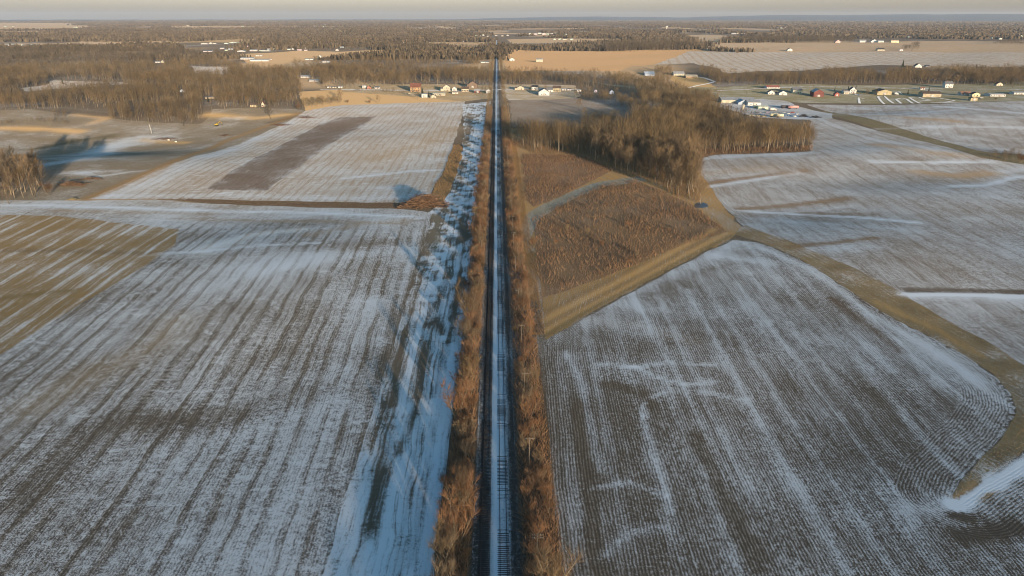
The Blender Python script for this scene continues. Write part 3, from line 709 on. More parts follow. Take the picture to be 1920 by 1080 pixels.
# stuff: slivers
def slivers(name, xs_, ys_, hmin, hmax, w, mat, lean=.35, label=None, cat=None, z0=0.):
    n = len(xs_); zs = T(xs_, ys_) + z0
    h = NR.uniform(hmin, hmax, n); th = NR.uniform(0, 6.283, n); ww = w * NR.uniform(.6, 1.4, n)
    lx, ly = NR.normal(0, lean, n) * h, NR.normal(0, lean, n) * h
    V = np.empty((n, 3, 3))
    V[:, 0] = np.stack([xs_ - np.cos(th) * ww, ys_ - np.sin(th) * ww, zs], 1); V[:, 1] = np.stack([xs_ + np.cos(th) * ww, ys_ + np.sin(th) * ww, zs], 1)
    V[:, 2] = np.stack([xs_ + lx, ys_ + ly, zs + h], 1)
    o = obj(name, mkmesh(name, V.reshape(-1, 3), [np.arange(3 * n).reshape(n, 3)]), mat)
    tag(o, label, cat, None, 'stuff')
    return o
def band(x0, x1, y0, y1, n, p=1.6):
    t = NR.uniform(0, 1, n) ** p
    return NR.uniform(x0, x1, n), y0 + (y1 - y0) * t
def cat2(*a): return np.concatenate([q[0] for q in a]), np.concatenate([q[1] for q in a])
hb = 96 - np.cumsum(NR.uniform(.8, 1.5, 150)); HB = (np.concatenate([NR.uniform(-12.8, -8.0, 150), NR.uniform(6.8, 11.8, 150)]), np.concatenate([hb, hb]))
slivers("undergrowth", *cat2(band(-13.5, -6.8, 20, 900, 46000), band(4.8, 12.5, 20, 900, 36000)), .4, 3.2, .055, WEED, .5)
slivers("tall_grass", *cat2(band(10, 13.5, 88, 240, 6000, 1), band(11, 17, 225, 640, 14000, 1.2)), .2, .8, .06, GOLD, .4)
def sample(poly, sp, jit=.9):
    a = poly.min(0); b = poly.max(0)
    gx, gy = np.meshgrid(np.arange(a[0], b[0], sp), np.arange(a[1], b[1], sp))
    gx = gx.ravel() + NR.uniform(-.5, .5, gx.size) * sp * jit; gy = gy.ravel() + NR.uniform(-.5, .5, gy.size) * sp * jit
    m = inpoly(poly, gx, gy)
    return gx[m], gy[m]
BR = [z['poly'] for z in Z if z['name'] == "brush"]
bx, by = cat2(*[sample(p, .62) for p in BR])
dens = vnoise(bx / 5, by / 5, 1) * .7 + vnoise(bx / 16, by / 16, 2) * .8 - .55
m = NR.uniform(0, 1, len(bx)) < .28 + 1.2 * dens
m &= True; bx = bx + NR.normal(0, 1.3, len(bx)); by = by + NR.normal(0, 1.8, len(by))
slivers("dead_weeds", bx[m], by[m], .5, 2.2, .10, WEED, .3)
ME = [z['poly'] for z in Z if z['name'] == "meadow"][-1]
mx, my = sample(ME, 1.25)
keep = ~np.any([inpoly(p, mx, my) for p in BR + [z['poly'] for z in Z if z['name'] == "path"]], 0)
slivers("meadow_grass", mx[keep], my[keep], .2, .6, .10, GOLD, .4)
SLP = [z['poly'] for z in Z if z['name'] == "slope"][0]; slx, sly = sample(SLP, .55)
slivers("slope_weeds", slx, sly, .3, 1.6, .08, GOLD, .35)
ux, uy = sample(P([(952, 268), (1000, 288), (1060, 290), (1095, 293), (1140, 320), (1180, 332), (1205, 335), (1235, 347), (1262, 368), (1312, 380), (1318, 352), (1300, 300), (1340, 290), (1430, 288), (1524, 283), (1524, 272), (1300, 280), (1200, 300), (1100, 280), (960, 262)]), 1.15)
slivers("wood_undergrowth", ux, uy, .5, 3.4, .10, WEED, .3)
WW = [z['poly'] for z in Z if z['name'] == "waterway"]
wx, wy = sample(WW[0], .9)
slivers("waterway_grass", wx, wy, .15, .5, .09, GOLD, .5)
pl = [z['poly'] for z in Z if z['name'] == "field"]
# ---- woods: base outlines in photo pixels, spacing m, height m
WOODS = [
    ("wood", [(955, 262), (1000, 285), (1060, 288), (1095, 291), (1140, 318), (1180, 330), (1205, 333), (1235, 345), (1262, 366), (1312, 378), (1318, 350), (1300, 298), (1340, 288), (1430, 286), (1522, 281), (1524, 266), (1485, 261), (1440, 255), (1395, 247), (1350, 232), (1310, 215), (1250, 205), (1215, 226), (1160, 248), (1100, 262), (1060, 266), (960, 262)], 6.6, (17, 25)),
    ("wood", [(-90, 390), (10, 384), (82, 369), (84, 352), (60, 338), (10, 336), (-90, 340)], 7.5, (18, 26)),
    ("wood", [(1206, 214), (1250, 196), (1310, 208), (1350, 200), (1310, 186), (1262, 172), (1225, 160), (1190, 160), (1196, 185)], 8, (16, 23)),
    ("wood", [(1070, 176), (1190, 184), (1215, 214), (1200, 220), (1150, 195), (1080, 186)], 8, (9, 16)),
    ("wood", [(1090, 236), (1110, 226), (1160, 232), (1150, 243), (1100, 244)], 7, (10, 17)),
    ("wood", [(60, 205), (130, 204), (205, 209), (208, 229), (300, 232), (368, 235), (383, 222), (380, 206), (440, 205), (500, 206), (548, 198), (570, 176), (560, 160), (480, 155), (380, 165), (250, 165), (180, 166), (60, 182)], 8.5, (13, 21)),
    ("wood", [(-80, 218), (30, 210), (65, 205), (62, 185), (30, 175), (0, 172), (-80, 185)], 8, (10, 18)),
    ("wood", [(-100, 185), (0, 172), (90, 160), (95, 148), (60, 138), (-100, 140)], 9, (14, 22)),
    ("wood", [(230, 160), (380, 165), (480, 155), (560, 160), (650, 167), (690, 162), (760, 162), (922, 160), (922, 134), (870, 133), (760, 135), (640, 132), (560, 136), (480, 142), (430, 145), (360, 144), (240, 152)], 9, (15, 23)),
    ("wood", [(240, 152), (360, 144), (358, 128), (430, 128), (432, 144), (480, 142), (560, 136), (640, 132), (640, 127), (560, 131), (470, 131), (420, 118), (330, 116), (200, 122), (0, 128), (-100, 140), (60, 138), (95, 148)], 11, (13, 21)),
    ("wood", [(560, 206), (600, 200), (640, 195), (650, 186), (600, 192), (555, 200)], 6, (6, 12)),
    ("wood", [(660, 172), (760, 176), (765, 173), (665, 169)], 6, (4, 8)),
    ("wood", [(940, 160), (985, 160), (1050, 160), (1100, 165), (1195, 168), (1190, 150), (1150, 150), (1060, 146), (985, 140), (942, 136)], 8.5, (13, 21)),
    ("wood", [(1225, 158), (1262, 152), (1262, 138), (1235, 132), (1225, 136)], 8, (12, 19)), ("wood", [(1310, 140), (1345, 160), (1352, 152), (1345, 134), (1315, 132)], 7, (9, 16)),
    ("wood", [(1345, 160), (1500, 161), (1600, 158), (1655, 158), (1650, 146), (1560, 142), (1500, 148), (1400, 148), (1345, 146)], 8, (13, 20)),
    ("wood", [(1655, 158), (1750, 157), (1830, 159), (1940, 163), (2050, 163), (2050, 140), (1925, 139), (1800, 140), (1720, 140), (1660, 144)], 8, (16, 24)),
    ("wood", [(1530, 150), (1600, 148), (1650, 144), (1600, 136), (1540, 136)], 9, (10, 16)), ("wood", [(1850, 305), (1880, 303), (1930, 305), (1990, 310), (1990, 298), (1900, 292), (1860, 298)], 5, (5, 10)),
    ("wood", [(1132, 97), (1180, 97), (1240, 95), (1300, 92), (1322, 89), (1290, 86), (1200, 87), (1140, 92)], 11, (24, 32)),
    ("wood", [(955, 93), (1040, 92), (1130, 93), (1130, 89), (1040, 87), (955, 86)], 16, (8, 13)),
    ("wood", [(1345, 80), (1420, 80), (1480, 81), (1600, 80), (1600, 75), (1480, 74), (1370, 74)], 15, (20, 27)),
    ("wood", [(635, 121), (760, 121), (905, 122), (905, 116), (760, 114), (700, 114), (640, 117)], 11, (9, 15)), ("wood", [(860, 120), (908, 122), (912, 112), (870, 112)], 9, (10, 16)),
    ("wood", [(770, 99), (850, 100), (850, 94), (800, 92), (770, 95)], 14, (10, 16)), ("wood", [(545, 119), (600, 112), (620, 117), (640, 121), (640, 128), (560, 129)], 10, (8, 15)),
    ("wood", [(1860, 84), (1925, 85), (1990, 85), (1990, 80), (1870, 79)], 16, (12, 18)), ("wood", [(575, 98), (620, 97), (640, 96), (625, 92), (580, 93)], 14, (10, 15)),
    ("wood", [(100, 214), (128, 216), (125, 222), (95, 222)], 4.5, (5, 9)), ("wood", [(55, 230), (125, 236), (130, 232), (70, 226)], 4.5, (5, 9)), ("wood", [(0, 236), (38, 238), (40, 232), (0, 230)], 5, (4, 7)),
    ("wood", [(985, 100), (1000, 100), (1000, 97), (985, 97)], 20, (8, 12)), ("wood", [(1300, 82), (1340, 86), (1345, 84), (1310, 80)], 18, (8, 14)), ("wood", [(1320, 92), (1440, 96), (1440, 94.5), (1330, 90)], 22, (4, 9)),
    ("wood", [(1420, 96), (1440, 97), (1440, 95), (1420, 95)], 25, (9, 12)),
    ("wood", [(1690, 95), (1705, 95), (1705, 90), (1690, 90)], 14, (12, 15)), ("wood", [(1706, 96), (1722, 95), (1722, 89), (1708, 89)], 18, (18, 24)),
    ("wood", [(-100, 128), (0, 128), (200, 122), (330, 116), (410, 113), (452, 105), (440, 101), (380, 102), (350, 98), (300, 94), (180, 90), (0, 93), (-100, 94)], 12.5, (14, 21)),
    ("wood", [(640, 95), (760, 91), (850, 90), (905, 92), (905, 88), (760, 84), (640, 88), (600, 91)], 15, (14, 20)),
    ("wood", [(920, 160), (925, 160), (926, 85), (918, 85)], 10, (9, 14)), ("wood", [(937, 160), (943, 160), (941, 85), (935, 85)], 10, (9, 14)),
]
TR = []
for k, (nm, pts, sp, hh) in enumerate(WOODS):
    wp = P(pts); x, y = sample(wp, sp)
    hs = NR.uniform(hh[0], hh[1], len(x)) * (.75 + .45 * vnoise(x / 35, y / 35, 6)) * np.where(NR.uniform(0, 1, len(x)) < .2, .65, 1.)
    if k > 1:
        q = vnoise(x / 45, y / 45, 21) > (.15 if k < 5 else .22); x, y, hs = x[q], y[q], hs[q]
    TR.append(np.stack([x, y, hs, np.full(len(x), k)], 1))
TR = np.concatenate(TR)
ok = (np.abs(TR[:, 0] + 1.5) > 9)
TR = TR[ok]
# keep clearings for houses

#@@P3A
# ------------------------------------------------------------------ buildings
def paint(c, rough=.7): 
    key = "paint_%02x%02x%02x" % tuple(int(255 * v) for v in c)
    return bpy.data.materials.get(key) or simple(key, c, .12, .6, rough, dirt=tuple(.8 * v for v in c))
WHITE = (.64, .61, .55); CREAM = (.54, .48, .35); YEL = (.42, .35, .21); TANW = (.42, .35, .24); REDB = (.17, .06, .05); ORG = (.44, .28, .15)
RGREY = (.17, .165, .165); RBRN = (.12, .085, .065); RRED = (.20, .085, .06); RPALE = (.36, .35, .34); RDARK = (.07, .068, .07)
GLASS = NT("dark_window_glass"); GLASS.b.inputs["Base Color"].default_value = (.03, .035, .045, 1); GLASS.b.inputs["Roughness"].default_value = .15; GLASS.b.inputs["Specular IOR Level"].default_value = .5
GLASS = GLASS.m
TRIM = paint((.7, .69, .66)); DOORM = paint((.22, .13, .09)); CHIM = paint((.26, .13, .10))
HOUSES = []          # (px, py, half width px, height px) of everything built, to keep trees off
def gable(root, x0, x1, y0, y1, hw, hr, kind, wm, rm, eave=.35):
    """walls with pitched ends and two roof slabs; kind G: ridge runs away from the viewer, S: ridge runs across"""
    if kind == 'S':
        sw = lambda p: (p[1], p[0], p[2]); a0, a1, b0, b1 = y0, y1, x0, x1
    else:
        sw = lambda p: p; a0, a1, b0, b1 = x0, x1, y0, y1
    mid = (a0 + a1) / 2; w = MB(); f = [(a0, -.6), (a1, -.6), (a1, hw), (mid, hw + hr), (a0, hw)]
    A = [sw((a, b0, z)) for a, z in f]; B = [sw((a, b1, z)) for a, z in f]
    w.poly(A); w.poly(B[::-1])
    for i in range(5):
        j = (i + 1) % 5
        if i in (2, 3): continue
        w.poly([A[i], B[i], B[j], A[j]])
    wall = w.build("wall", wm, root)
    r = MB(); th = .16; sl_ = hr / (mid - a0)
    for s in (-1, 1):
        e = (a0 if s < 0 else a1) + s * eave; ez = hw - eave * sl_
        pr = [(e, ez + .03), (mid, hw + hr + .03), (mid, hw + hr + .03 + th), (e, ez + .03 + th)]
        C = [sw((a, b0 - eave, z)) for a, z in pr]; D = [sw((a, b1 + eave, z)) for a, z in pr]
        r.poly(C); r.poly(D[::-1])
        for i in range(4): r.poly([C[i], D[i], D[(i + 1) % 4], C[(i + 1) % 4]])
    roof = r.build("roof", rm, root)
    return wall, roof
def opening(root, x, y, z, w, h, name, mat, frame=True):
    f = MB().box(x - w / 2 - .1, x + w / 2 + .1, y - .05, y + .04, z - .1, z + h + .1).build(name, TRIM if frame else mat, root)
    if frame: MB().box(x - w / 2, x + w / 2, y - .08, y - .052, z, z + h).build("pane", mat, f)
    return f
def house(px, py, wpx, wallpx, roofpx, kind, wc, rc, label, cat="house", name=None, depth=None, wins=2, doors=1, storeys=1, big=False, chimney=False, rz=0., group=None, porch=None, ell=None):
    x, y = gp(px, py); x, y = float(x), float(y); s = float(pxm(px, py)); W = wpx / s; hw = wallpx / s; hr = max(roofpx / s, .5)
    D = depth or max(6., min(W * .8, 16.))
    root = empty(name or cat.replace(' ', '_'), (x, y, float(T(x, y))), rz - .18 * math.atan2(x, y), label, cat, group)
    wall, roof = gable(root, -W / 2, W / 2, 0, D, hw, hr, kind, paint(wc), paint(rc, .8))
    y0 = 0
    for st in range(storeys):
        zb = .9 + st * hw / storeys
        for i in range(wins):
            xx = -W / 2 + W * (i + .5) / wins
            if st == 0 and doors and i == wins // 2: xx -= W * .18 / wins
            if zb + 1.2 < hw: opening(root, xx, y0, zb, min(1.1, W / wins * .4), 1.25, "window", GLASS)
    if doors:
        if big: opening(root, 0, y0, 0.0, min(3.6, W * .4), min(3.2, hw * .85), "door", paint((.5, .46, .4)), False)
        else: opening(root, W * .12, y0, 0.0, 1.0, 2.05, "door", DOORM, False)
    if chimney: MB().box(-W * .2 - .35, -W * .2 + .35, D * .5 - .9, D * .5 - .2, hw + hr * .5, hw + hr + 1.3).build("chimney", CHIM, roof)
    if porch:
        p = MB(); p.box(-W * .45, W * .45, -2.2, -.02, 2.5, 2.68)
        p.build("porch_roof", paint(rc, .8), root)
        for i in range(4):
            xx = -W * .43 + W * .86 * i / 3; MB().box(xx - .09, xx + .09, -2.1, -1.92, -.2, 2.5).build("porch_post", TRIM, root)
    if ell:                        # a lower wing at the side: (offset, width, height share)
        ox, ww, hs = ell
        sub = MB(); x0, x1 = (W / 2 * (1 if ox > 0 else -1)), W / 2 * (1 if ox > 0 else -1) + ox
        a, b = min(x0, x1), max(x0, x1); h2 = hw * hs
        sub.poly([(a, 1, -.5), (b, 1, -.5), (b, 1, h2), (a, 1, h2)]); sub.poly([(b, 1, -.5), (b, 1 + ww, -.5), (b, 1 + ww, h2), (b, 1 + ww / 2, h2 + 1.6), (b, 1, h2)])
        sub.poly([(a, 1, -.5), (a, 1, h2), (a, 1 + ww / 2, h2 + 1.6), (a, 1 + ww, h2), (a, 1 + ww, -.5)]); sub.poly([(a, 1 + ww, -.5), (a, 1 + ww, h2), (b, 1 + ww, h2), (b, 1 + ww, -.5)])
        wg = sub.build("wing", paint(wc), root)
        r2 = MB(); r2.poly([(a - .2, .7, h2 - .2), (b + .2, .7, h2 - .2), (b + .2, 1 + ww / 2, h2 + 1.72), (a - .2, 1 + ww / 2, h2 + 1.72)]); r2.poly([(a - .2, 1.3 + ww, h2 - .2), (a - .2, 1 + ww / 2, h2 + 1.72), (b + .2, 1 + ww / 2, h2 + 1.72), (b + .2, 1.3 + ww, h2 - .2)])
        r2.build("wing_roof", paint(rc, .8), wg)
    HOUSES.append((px, py, wpx / 2 + 1, wallpx + roofpx))
    return root
H_ = house
# left of the crossing
H_(779, 172, 19, 8, 7, 'S', ORG, RRED, "two storey orange lit cream house with a bright red roof beside the dark evergreen", wins=3, storeys=2, chimney=True, porch=True)  # cream walls, the orange sunlight is put into the wall colour
H_(796, 183, 10.5, 6, 1.2, 'S', WHITE, RPALE, "small white box shed right in front of the dark evergreen", "shed", big=True, wins=0)
H_(812.5, 184, 10, 3.6, 2.6, 'G', CREAM, RBRN, "small cream cottage with a brown roof next to the white box shed", wins=2)
H_(823, 179, 23, 3.4, 1.2, 'S', CREAM, CREAM, "long low cream mobile home behind the small cottage", "mobile home", wins=6)
H_(837.5, 171, 13, 7.5, 4, 'G', CREAM, RGREY, "tall cream farmhouse with a front gable above the long mobile home", wins=3, storeys=2, chimney=True, ell=(-4, 6, .6))
H_(852, 170.5, 9, 4.2, 3, 'G', WHITE, RPALE, "small white gabled garage right of the tall cream farmhouse", "garage", big=True, wins=0)
H_(853.5, 176, 11, 3, .6, 'S', (.66, .60, .48), RPALE, "low pale trailer home in front of the small gabled garage", "mobile home", wins=3)
H_(872, 172, 13, 5, 4, 'S', (.60, .50, .36), RBRN, "tan house with a brown roof left of the red shed near the crossing", wins=3, porch=True)
H_(886, 165, 20, 6, 6, 'G', (.20, .14, .10), RBRN, "big dark brown barn at the wood's edge behind the red shed", "barn", big=True, wins=0)
H_(895, 174.5, 11, 4.5, 2.5, 'S', REDB, RPALE, "low red shed with a pale roof near the level crossing", "shed", big=True, wins=1)
H_(916, 175, 9, 4.5, 3, 'G', WHITE, RPALE, "white gabled garage next to the level crossing", "garage", big=True, wins=0)
H_(683, 165.5, 6.4, 4.6, 1, 'S', WHITE, RPALE, "white box shaped shed at the far end of the white lane", "shed", wins=0, big=True)
H_(692, 167, 7, 3, 2.5, 'G', (.42, .16, .11), RBRN, "little reddish house beside the white box shaped shed", wins=1)
H_(707, 166, 9, 2.6, 1.4, 'S', WHITE, RGREY, "low white bungalow in the middle of the white lane", wins=3)
H_(617, 164.5, 7, 2, 1, 'S', WHITE, RGREY, "white trailer home at the left end of a row of three on the wood's edge", "mobile home", wins=2)
H_(627, 165, 7, 2.2, 1, 'S', CREAM, RGREY, "cream trailer home in the middle of a row of three on the wood's edge", "mobile home", wins=2)
H_(638, 165, 8, 2.4, 1, 'S', WHITE, RPALE, "white trailer home at the right end of a row of three on the wood's edge", "mobile home", wins=2)
H_(475, 201, 11, 4.5, 2.5, 'S', YEL, RBRN, "yellow house half hidden in the left woods behind the lone tree", wins=2)
H_(493, 200, 5, 5, 4, 'G', CREAM, RRED, "narrow gabled cottage in the left woods next to the yellow house", wins=1)
H_(394, 185, 17, 2.5, 1.6, 'S', TANW, RGREY, "long grey roofed house deep inside the left woods", wins=3)
H_(341, 173, 7, 2.5, 3, 'G', (.55, .56, .6), RPALE, "small pale roofed cabin in a dark hollow of the left woods", "cabin", wins=1)
H_(572, 146, 16, 2.4, 2, 'S', (.55, .5, .45), RPALE, "pale roofed house among the trees behind the trailer row", wins=2); H_(588, 153, 17, 2.2, 1.8, 'S', (.5, .46, .42), RPALE, "lower pale roofed shed just behind the trailer row", "shed", wins=2)
# right of the crossing
H_(976, 168.5, 12, 4.2, 3.2, 'G', CREAM, RBRN, "cream house nearest the right side of the crossing", wins=2, ell=(-4, 6, .7))
H_(1003, 168, 12, 4.5, 3.2, 'S', WHITE, RDARK, "white house with two dormers right of a dark evergreen", wins=3, storeys=1)
H_(1020, 179, 20, 6.2, 5.6, 'G', WHITE, RGREY, "big white gabled barn facing the camera right of the railway", "barn", big=True, wins=2, depth=16)
H_(1030.5, 172.5, 12, 4, 4.6, 'S', WHITE, RGREY, "white annexe with a grey roof behind the big white barn", "annexe", wins=2)
H_(1044, 172.5, 14.5, 7, 4, 'S', YEL, RBRN, "two storey yellow farmhouse with a chimney beside the grey roofed annexe", wins=3, storeys=2, chimney=True, porch=True)
H_(1057.5, 169.5, 8, 2.2, 1.2, 'S', WHITE, RPALE, "low white trailer right of the yellow farmhouse", "mobile home", wins=2)
H_(1067.5, 169.5, 7, 2.4, 1.3, 'S', (.66, .63, .62), RGREY, "pale bungalow right of the low white trailer", wins=2)
H_(1086, 171.5, 7, 2.6, 1.2, 'S', WHITE, RPALE, "low white shed by the leaning orange trees", "shed", wins=1)
H_(1117, 173, 5, 3, 2, 'G', (.45, .42, .5), RGREY, "small mauve grey shed in the shade of the trees", "shed", wins=1); H_(1147, 176, 8, 4, 3, 'G', (.35, .4, .5), RDARK, "dark blue roofed cabin in the shaded hollow", "cabin", wins=1)
H_(1011.5, 116, 13, 4.2, 1.6, 'S', CREAM, RPALE, "cream barn standing alone in the tan field by the lane", "barn", name="barn", big=True, wins=0, depth=14)
H_(960, 114.5, 9, 3.2, 3, 'G', WHITE, RRED, "white farmhouse with a reddish roof at the lane by the railway", wins=2); H_(909, 118, 15, 1.6, .8, 'S', WHITE, RPALE, "long white shed left of the railway at the far lane", "shed", wins=0)
H_(1273, 142, 20, 3.6, 3.6, 'S', CREAM, RPALE, "cream roofed house on top of the grassy knoll", wins=3); H_(1297, 146.5, 22, 3, 2.6, 'S', ORG, (.6, .5, .35), "long orange ranch house on the slope of the grassy knoll", wins=4)
H_(1218, 142, 18, 3, 4, 'S', (.4, .45, .52), (.42, .47, .53), "blue grey barn in the shade left of the knoll", "barn", wins=1)
# the depot
H_(1384, 193, 62, 5, 4, 'S', CREAM, RPALE, "very long low cream warehouse at the depot's back", "warehouse", wins=0, big=True, depth=22)
H_(1394, 196, 20, 3, 5, 'G', (.42, .46, .5), (.36, .40, .44), "grey blue gabled workshop in front of the long warehouse", "workshop", wins=0, big=True, depth=18)
H_(1414, 198, 24, 5.5, 3, 'S', WHITE, RPALE, "large white workshop in the middle of the depot yard", "workshop", wins=2, big=True, depth=18)
H_(1431, 205, 18, 4.6, 1.6, 'S', (.70, .68, .45), (.55, .56, .42), "pale yellow green shed before the white workshop", "shed", wins=0, big=True)
# right hand row
H_(1446, 177, 12, 3.6, 3.6, 'G', WHITE, RBRN, "white house with a brown roof, first of the gabled pair by the road", wins=2, ell=(4, 6, .6)); H_(1468, 178.5, 14.5, 4, 3.8, 'G', WHITE, RGREY, "white gabled garage, second of the gabled pair by the road", "garage", big=True, wins=0)
H_(1450, 166, 24, 2.6, 2.2, 'S', WHITE, (.45, .16, .11), "long white house with a red roof behind the gabled pair", wins=5)
H_(1495, 175, 17, 5.6, 4.6, 'S', CREAM, RGREY, "cream house with a tall grey roof between the pair and the red barn", wins=3)
H_(1534.5, 182, 18.5, 9, 5, 'G', REDB, RPALE, "big red barn with a pale roof slope by the road", "barn", big=True, wins=2, depth=16)
H_(1569, 180.5, 8, 4, 3.4, 'G', (.36, .10, .08), RRED, "small red shed right of the big red barn", "shed", big=True, wins=0)
H_(1599, 175, 12, 6, 5, 'G', WHITE, RDARK, "white farmhouse with a side wing between two dark evergreens", wins=2, storeys=2, ell=(-9, 7, .75)); H_(1587, 176.5, 9, 3.4, 1, 'S', CREAM, RPALE, "low cream garage at the foot of the white farmhouse", "garage", wins=1)
H_(1658, 178, 26, 6, 3.6, 'G', YEL, RBRN, "wide yellow gabled barn above the white track loops", "barn", big=True, wins=0, depth=20)
H_(1747, 182, 33, 6, 3.4, 'S', TANW, RBRN, "long tan shed with a brown roof by the track loops", "shed", big=True, wins=0, depth=14)
H_(1779, 164.5, 14, 7, 4, 'S', WHITE, RGREY, "tall white house with end chimneys beyond the road", wins=3, storeys=2, chimney=True)
H_(1874, 161, 11, 3.2, 3, 'G', CREAM, RRED, "little cream gabled house in the trees at the far right", wins=1); H_(1830, 181, 14, 4.4, 3, 'G', (.66, .56, .34), RDARK, "straw coloured gabled house behind the small yellow garage", wins=2)
H_(1826, 189, 12, 5, 1.6, 'G', YEL, RBRN, "small yellow garage in front of the straw coloured house", "garage", big=True, wins=0); H_(1812, 179, 18, 3, 3.6, 'S', (.5, .46, .4), (.30, .16, .11), "wide brown roofed house left of the straw coloured house", wins=3)
H_(1871, 181, 27, 3.6, 1.6, 'S', WHITE, RPALE, "long white mobile home at the right field edge", "mobile home", wins=6); H_(1913, 177, 22, 3, 1.4, 'S', WHITE, RPALE, "white ranch house cut by the right edge of the view", wins=3)
H_(1730, 168, 8, 2.5, 1.5, 'S', WHITE, (.3, .14, .1), "white cottage behind the dark round shrub by the road", wins=2)
H_(1722, 127, 12, 3, 4, 'G', WHITE, RDARK, "white gabled house by the dark spruce on the ridge", wins=1); H_(1739, 125.5, 7, 1.6, 2, 'S', (.2, .2, .22), RDARK, "dark shed right of the ridge house", "shed", wins=0)
H_(1481, 96, 9, 2.8, 2.2, 'G', WHITE, RDARK, "lone white gabled barn in the open far field", "barn", wins=0, big=True)
H_(1652, 95, 13, 2.2, 2.2, 'S', CREAM, RDARK, "dark roofed farmhouse alone on the far field", wins=2); H_(1690, 95, 6, 2, .6, 'S', (.8, .72, .7), RPALE, "small pinkish white shed beside the far bare trees", "shed", wins=0)
H_(1571, 80.5, 9, 2.4, 3, 'G', (.62, .42, .36), (.45, .2, .16), "pinkish farmhouse at the edge of the far wood", wins=1)
H_(1618, 79.5, 12, 2.6, 2, 'S', WHITE, RPALE, "white barn at the left of the far farm group", "barn", wins=0); H_(1639, 79.5, 11, 2.4, 3, 'G', (.7, .68, .64), RGREY, "grey roofed house in the middle of the far farm group", wins=1); H_(1652, 79.5, 10, 2.4, 1.2, 'S', WHITE, RPALE, "low white shed at the right of the far farm group", "shed", wins=0)
H_(1678, 79.8, 14, 2.8, 1.6, 'S', (.78, .68, .4), (.6, .42, .28), "yellowish barn standing apart right of the far farm group", "barn", wins=0)
# left town
H_(486, 115, 34, 2.6, 1.6, 'S', WHITE, RPALE, "very long white poultry shed at the tan field's corner", "shed", wins=0); H_(463, 111.5, 24, 2, 1.6, 'S', (.6, .58, .54), RPALE, "long grey white shed behind the poultry shed", "shed", wins=0); H_(485, 105.5, 11, 1.6, .8, 'S', WHITE, RPALE, "short white shed above the long poultry shed", "shed", wins=0)
H_(506, 112, 6, 1.2, .6, 'S', WHITE, RPALE, "tiny white trailer out in the tan field", "trailer", wins=0); H_(579, 112.5, 15, 1.6, .8, 'S', WHITE, RPALE, "long white house at the wood's corner in the tan field", wins=0); H_(600, 109, 5, 2.8, 3, 'G', WHITE, RPALE, "narrow white gabled house by the wood in the tan field", wins=0); H_(611, 117, 13, 1.6, .8, 'S', WHITE, RPALE, "low white sheds in the trees below the narrow house", "shed", wins=0)
H_(295, 118, 8, 2, 1, 'S', WHITE, RPALE, "white house alone in a clearing of the left woods", wins=0); H_(305, 118, 4, 3, 2, 'G', CREAM, RPALE, "cream cottage right of the clearing's white house", wins=0)
def far(pts, label, group, cat="house", wc=WHITE, rc=RPALE, w=(4, 8), h=1.5):
    R = random.Random(len(pts) * 7 + int(pts[0][0]))
    for q in pts:
        ww = q[2] if len(q) > 2 else R.uniform(*w)
        wcol = tuple(v * R.uniform(.75, 1.) for v in wc)
        H_(q[0], q[1], ww, h * R.uniform(.8, 1.2), h * R.uniform(.5, 1), R.choice('GS'), wcol, R.choice((RPALE, RGREY, rc, RBRN)), label, cat, group=group, wins=0, doors=0)
far([(383, 83, 12), (395, 82.5), (402, 82.5), (438, 81, 15), (424, 82.5)], "pale far house in the row below the upper left field strip", "houses below the upper left field strip")
far([(389, 97, 16), (416, 92), (424, 95), (432, 93), (445, 91), (452, 97, 14), (466, 88, 12), (475, 96, 13), (490, 95), (497, 96, 16), (505, 93), (515, 93)], "pale house in the far town left of the tan field", "houses of the far left town")
far([(532, 93.5, 6), (541, 93.5), (549, 93), (561, 94.5, 8), (571, 91, 6), (573, 95), (627, 88), (632, 95), (641, 90)], "pale house in the row along the top of the tan field", "houses along the top of the tan field")
far([(15, 85.5, 8), (20, 84.5), (42, 86), (52, 85.5), (58, 85)], "pale house in the cluster at the far left edge", "houses at the far left edge")
far([(140, 52), (144, 52), (153, 52.5), (190, 55), (25, 50), (10, 50.5)], "tiny pale farm building on the left far fields", "farm buildings on the left far fields", "farm building", w=(3, 5), h=1.)
far([(733, 83, 6), (738, 83.5, 9), (756, 82, 6), (761, 82), (797, 78), (848, 76.5, 5), (870, 79, 4)], "pale house on the wooded ridge left of the railway", "houses on the ridge left of the railway")
far([(888, 67, 5), (893, 68), (900, 68), (906, 67), (915, 68.5, 5), (930, 67), (942, 68), (952, 67)], "small pale house in the far row across the railway", "houses in the far row across the railway", w=(3, 5), h=1.3)
far([(994, 65, 5), (1004, 65, 7), (1012, 64), (1020, 65), (1027, 65), (1034, 64, 5), (1042, 65), (1061, 66.5, 4)], "pale building in the far town right of the railway", "buildings of the far right town", "building", w=(4, 7), h=1.8)
far([(1040, 75), (1050, 74.5), (1059, 75, 8), (1072, 75)], "pale shed at the edge of the far tan strip", "sheds at the far tan strip", "shed", w=(4, 6), h=1.4)
far([(1173, 64, 4), (1178, 59), (1190, 63), (1200, 62), (1210, 63), (1235, 61, 4), (1180, 58.5), (1197, 57.5), (1212, 57), (1137, 65, 3)], "tiny pale building around the white water tower", "buildings around the water tower", "building", w=(3, 5), h=1.2)
far([(1385, 63.5, 18), (1376, 64), (1398, 64, 10)], "long pale far building above the dark wood", "long buildings above the dark wood", "building", w=(6, 9), h=1.2)
far([(1500, 63.5), (1508, 64), (1460, 53), (1465, 53.5), (1472, 53), (1492, 64), (1588, 68.5), (1550, 69, 3)], "tiny pale far house beyond the dark wood", "houses beyond the dark wood", w=(3, 4), h=1.1)
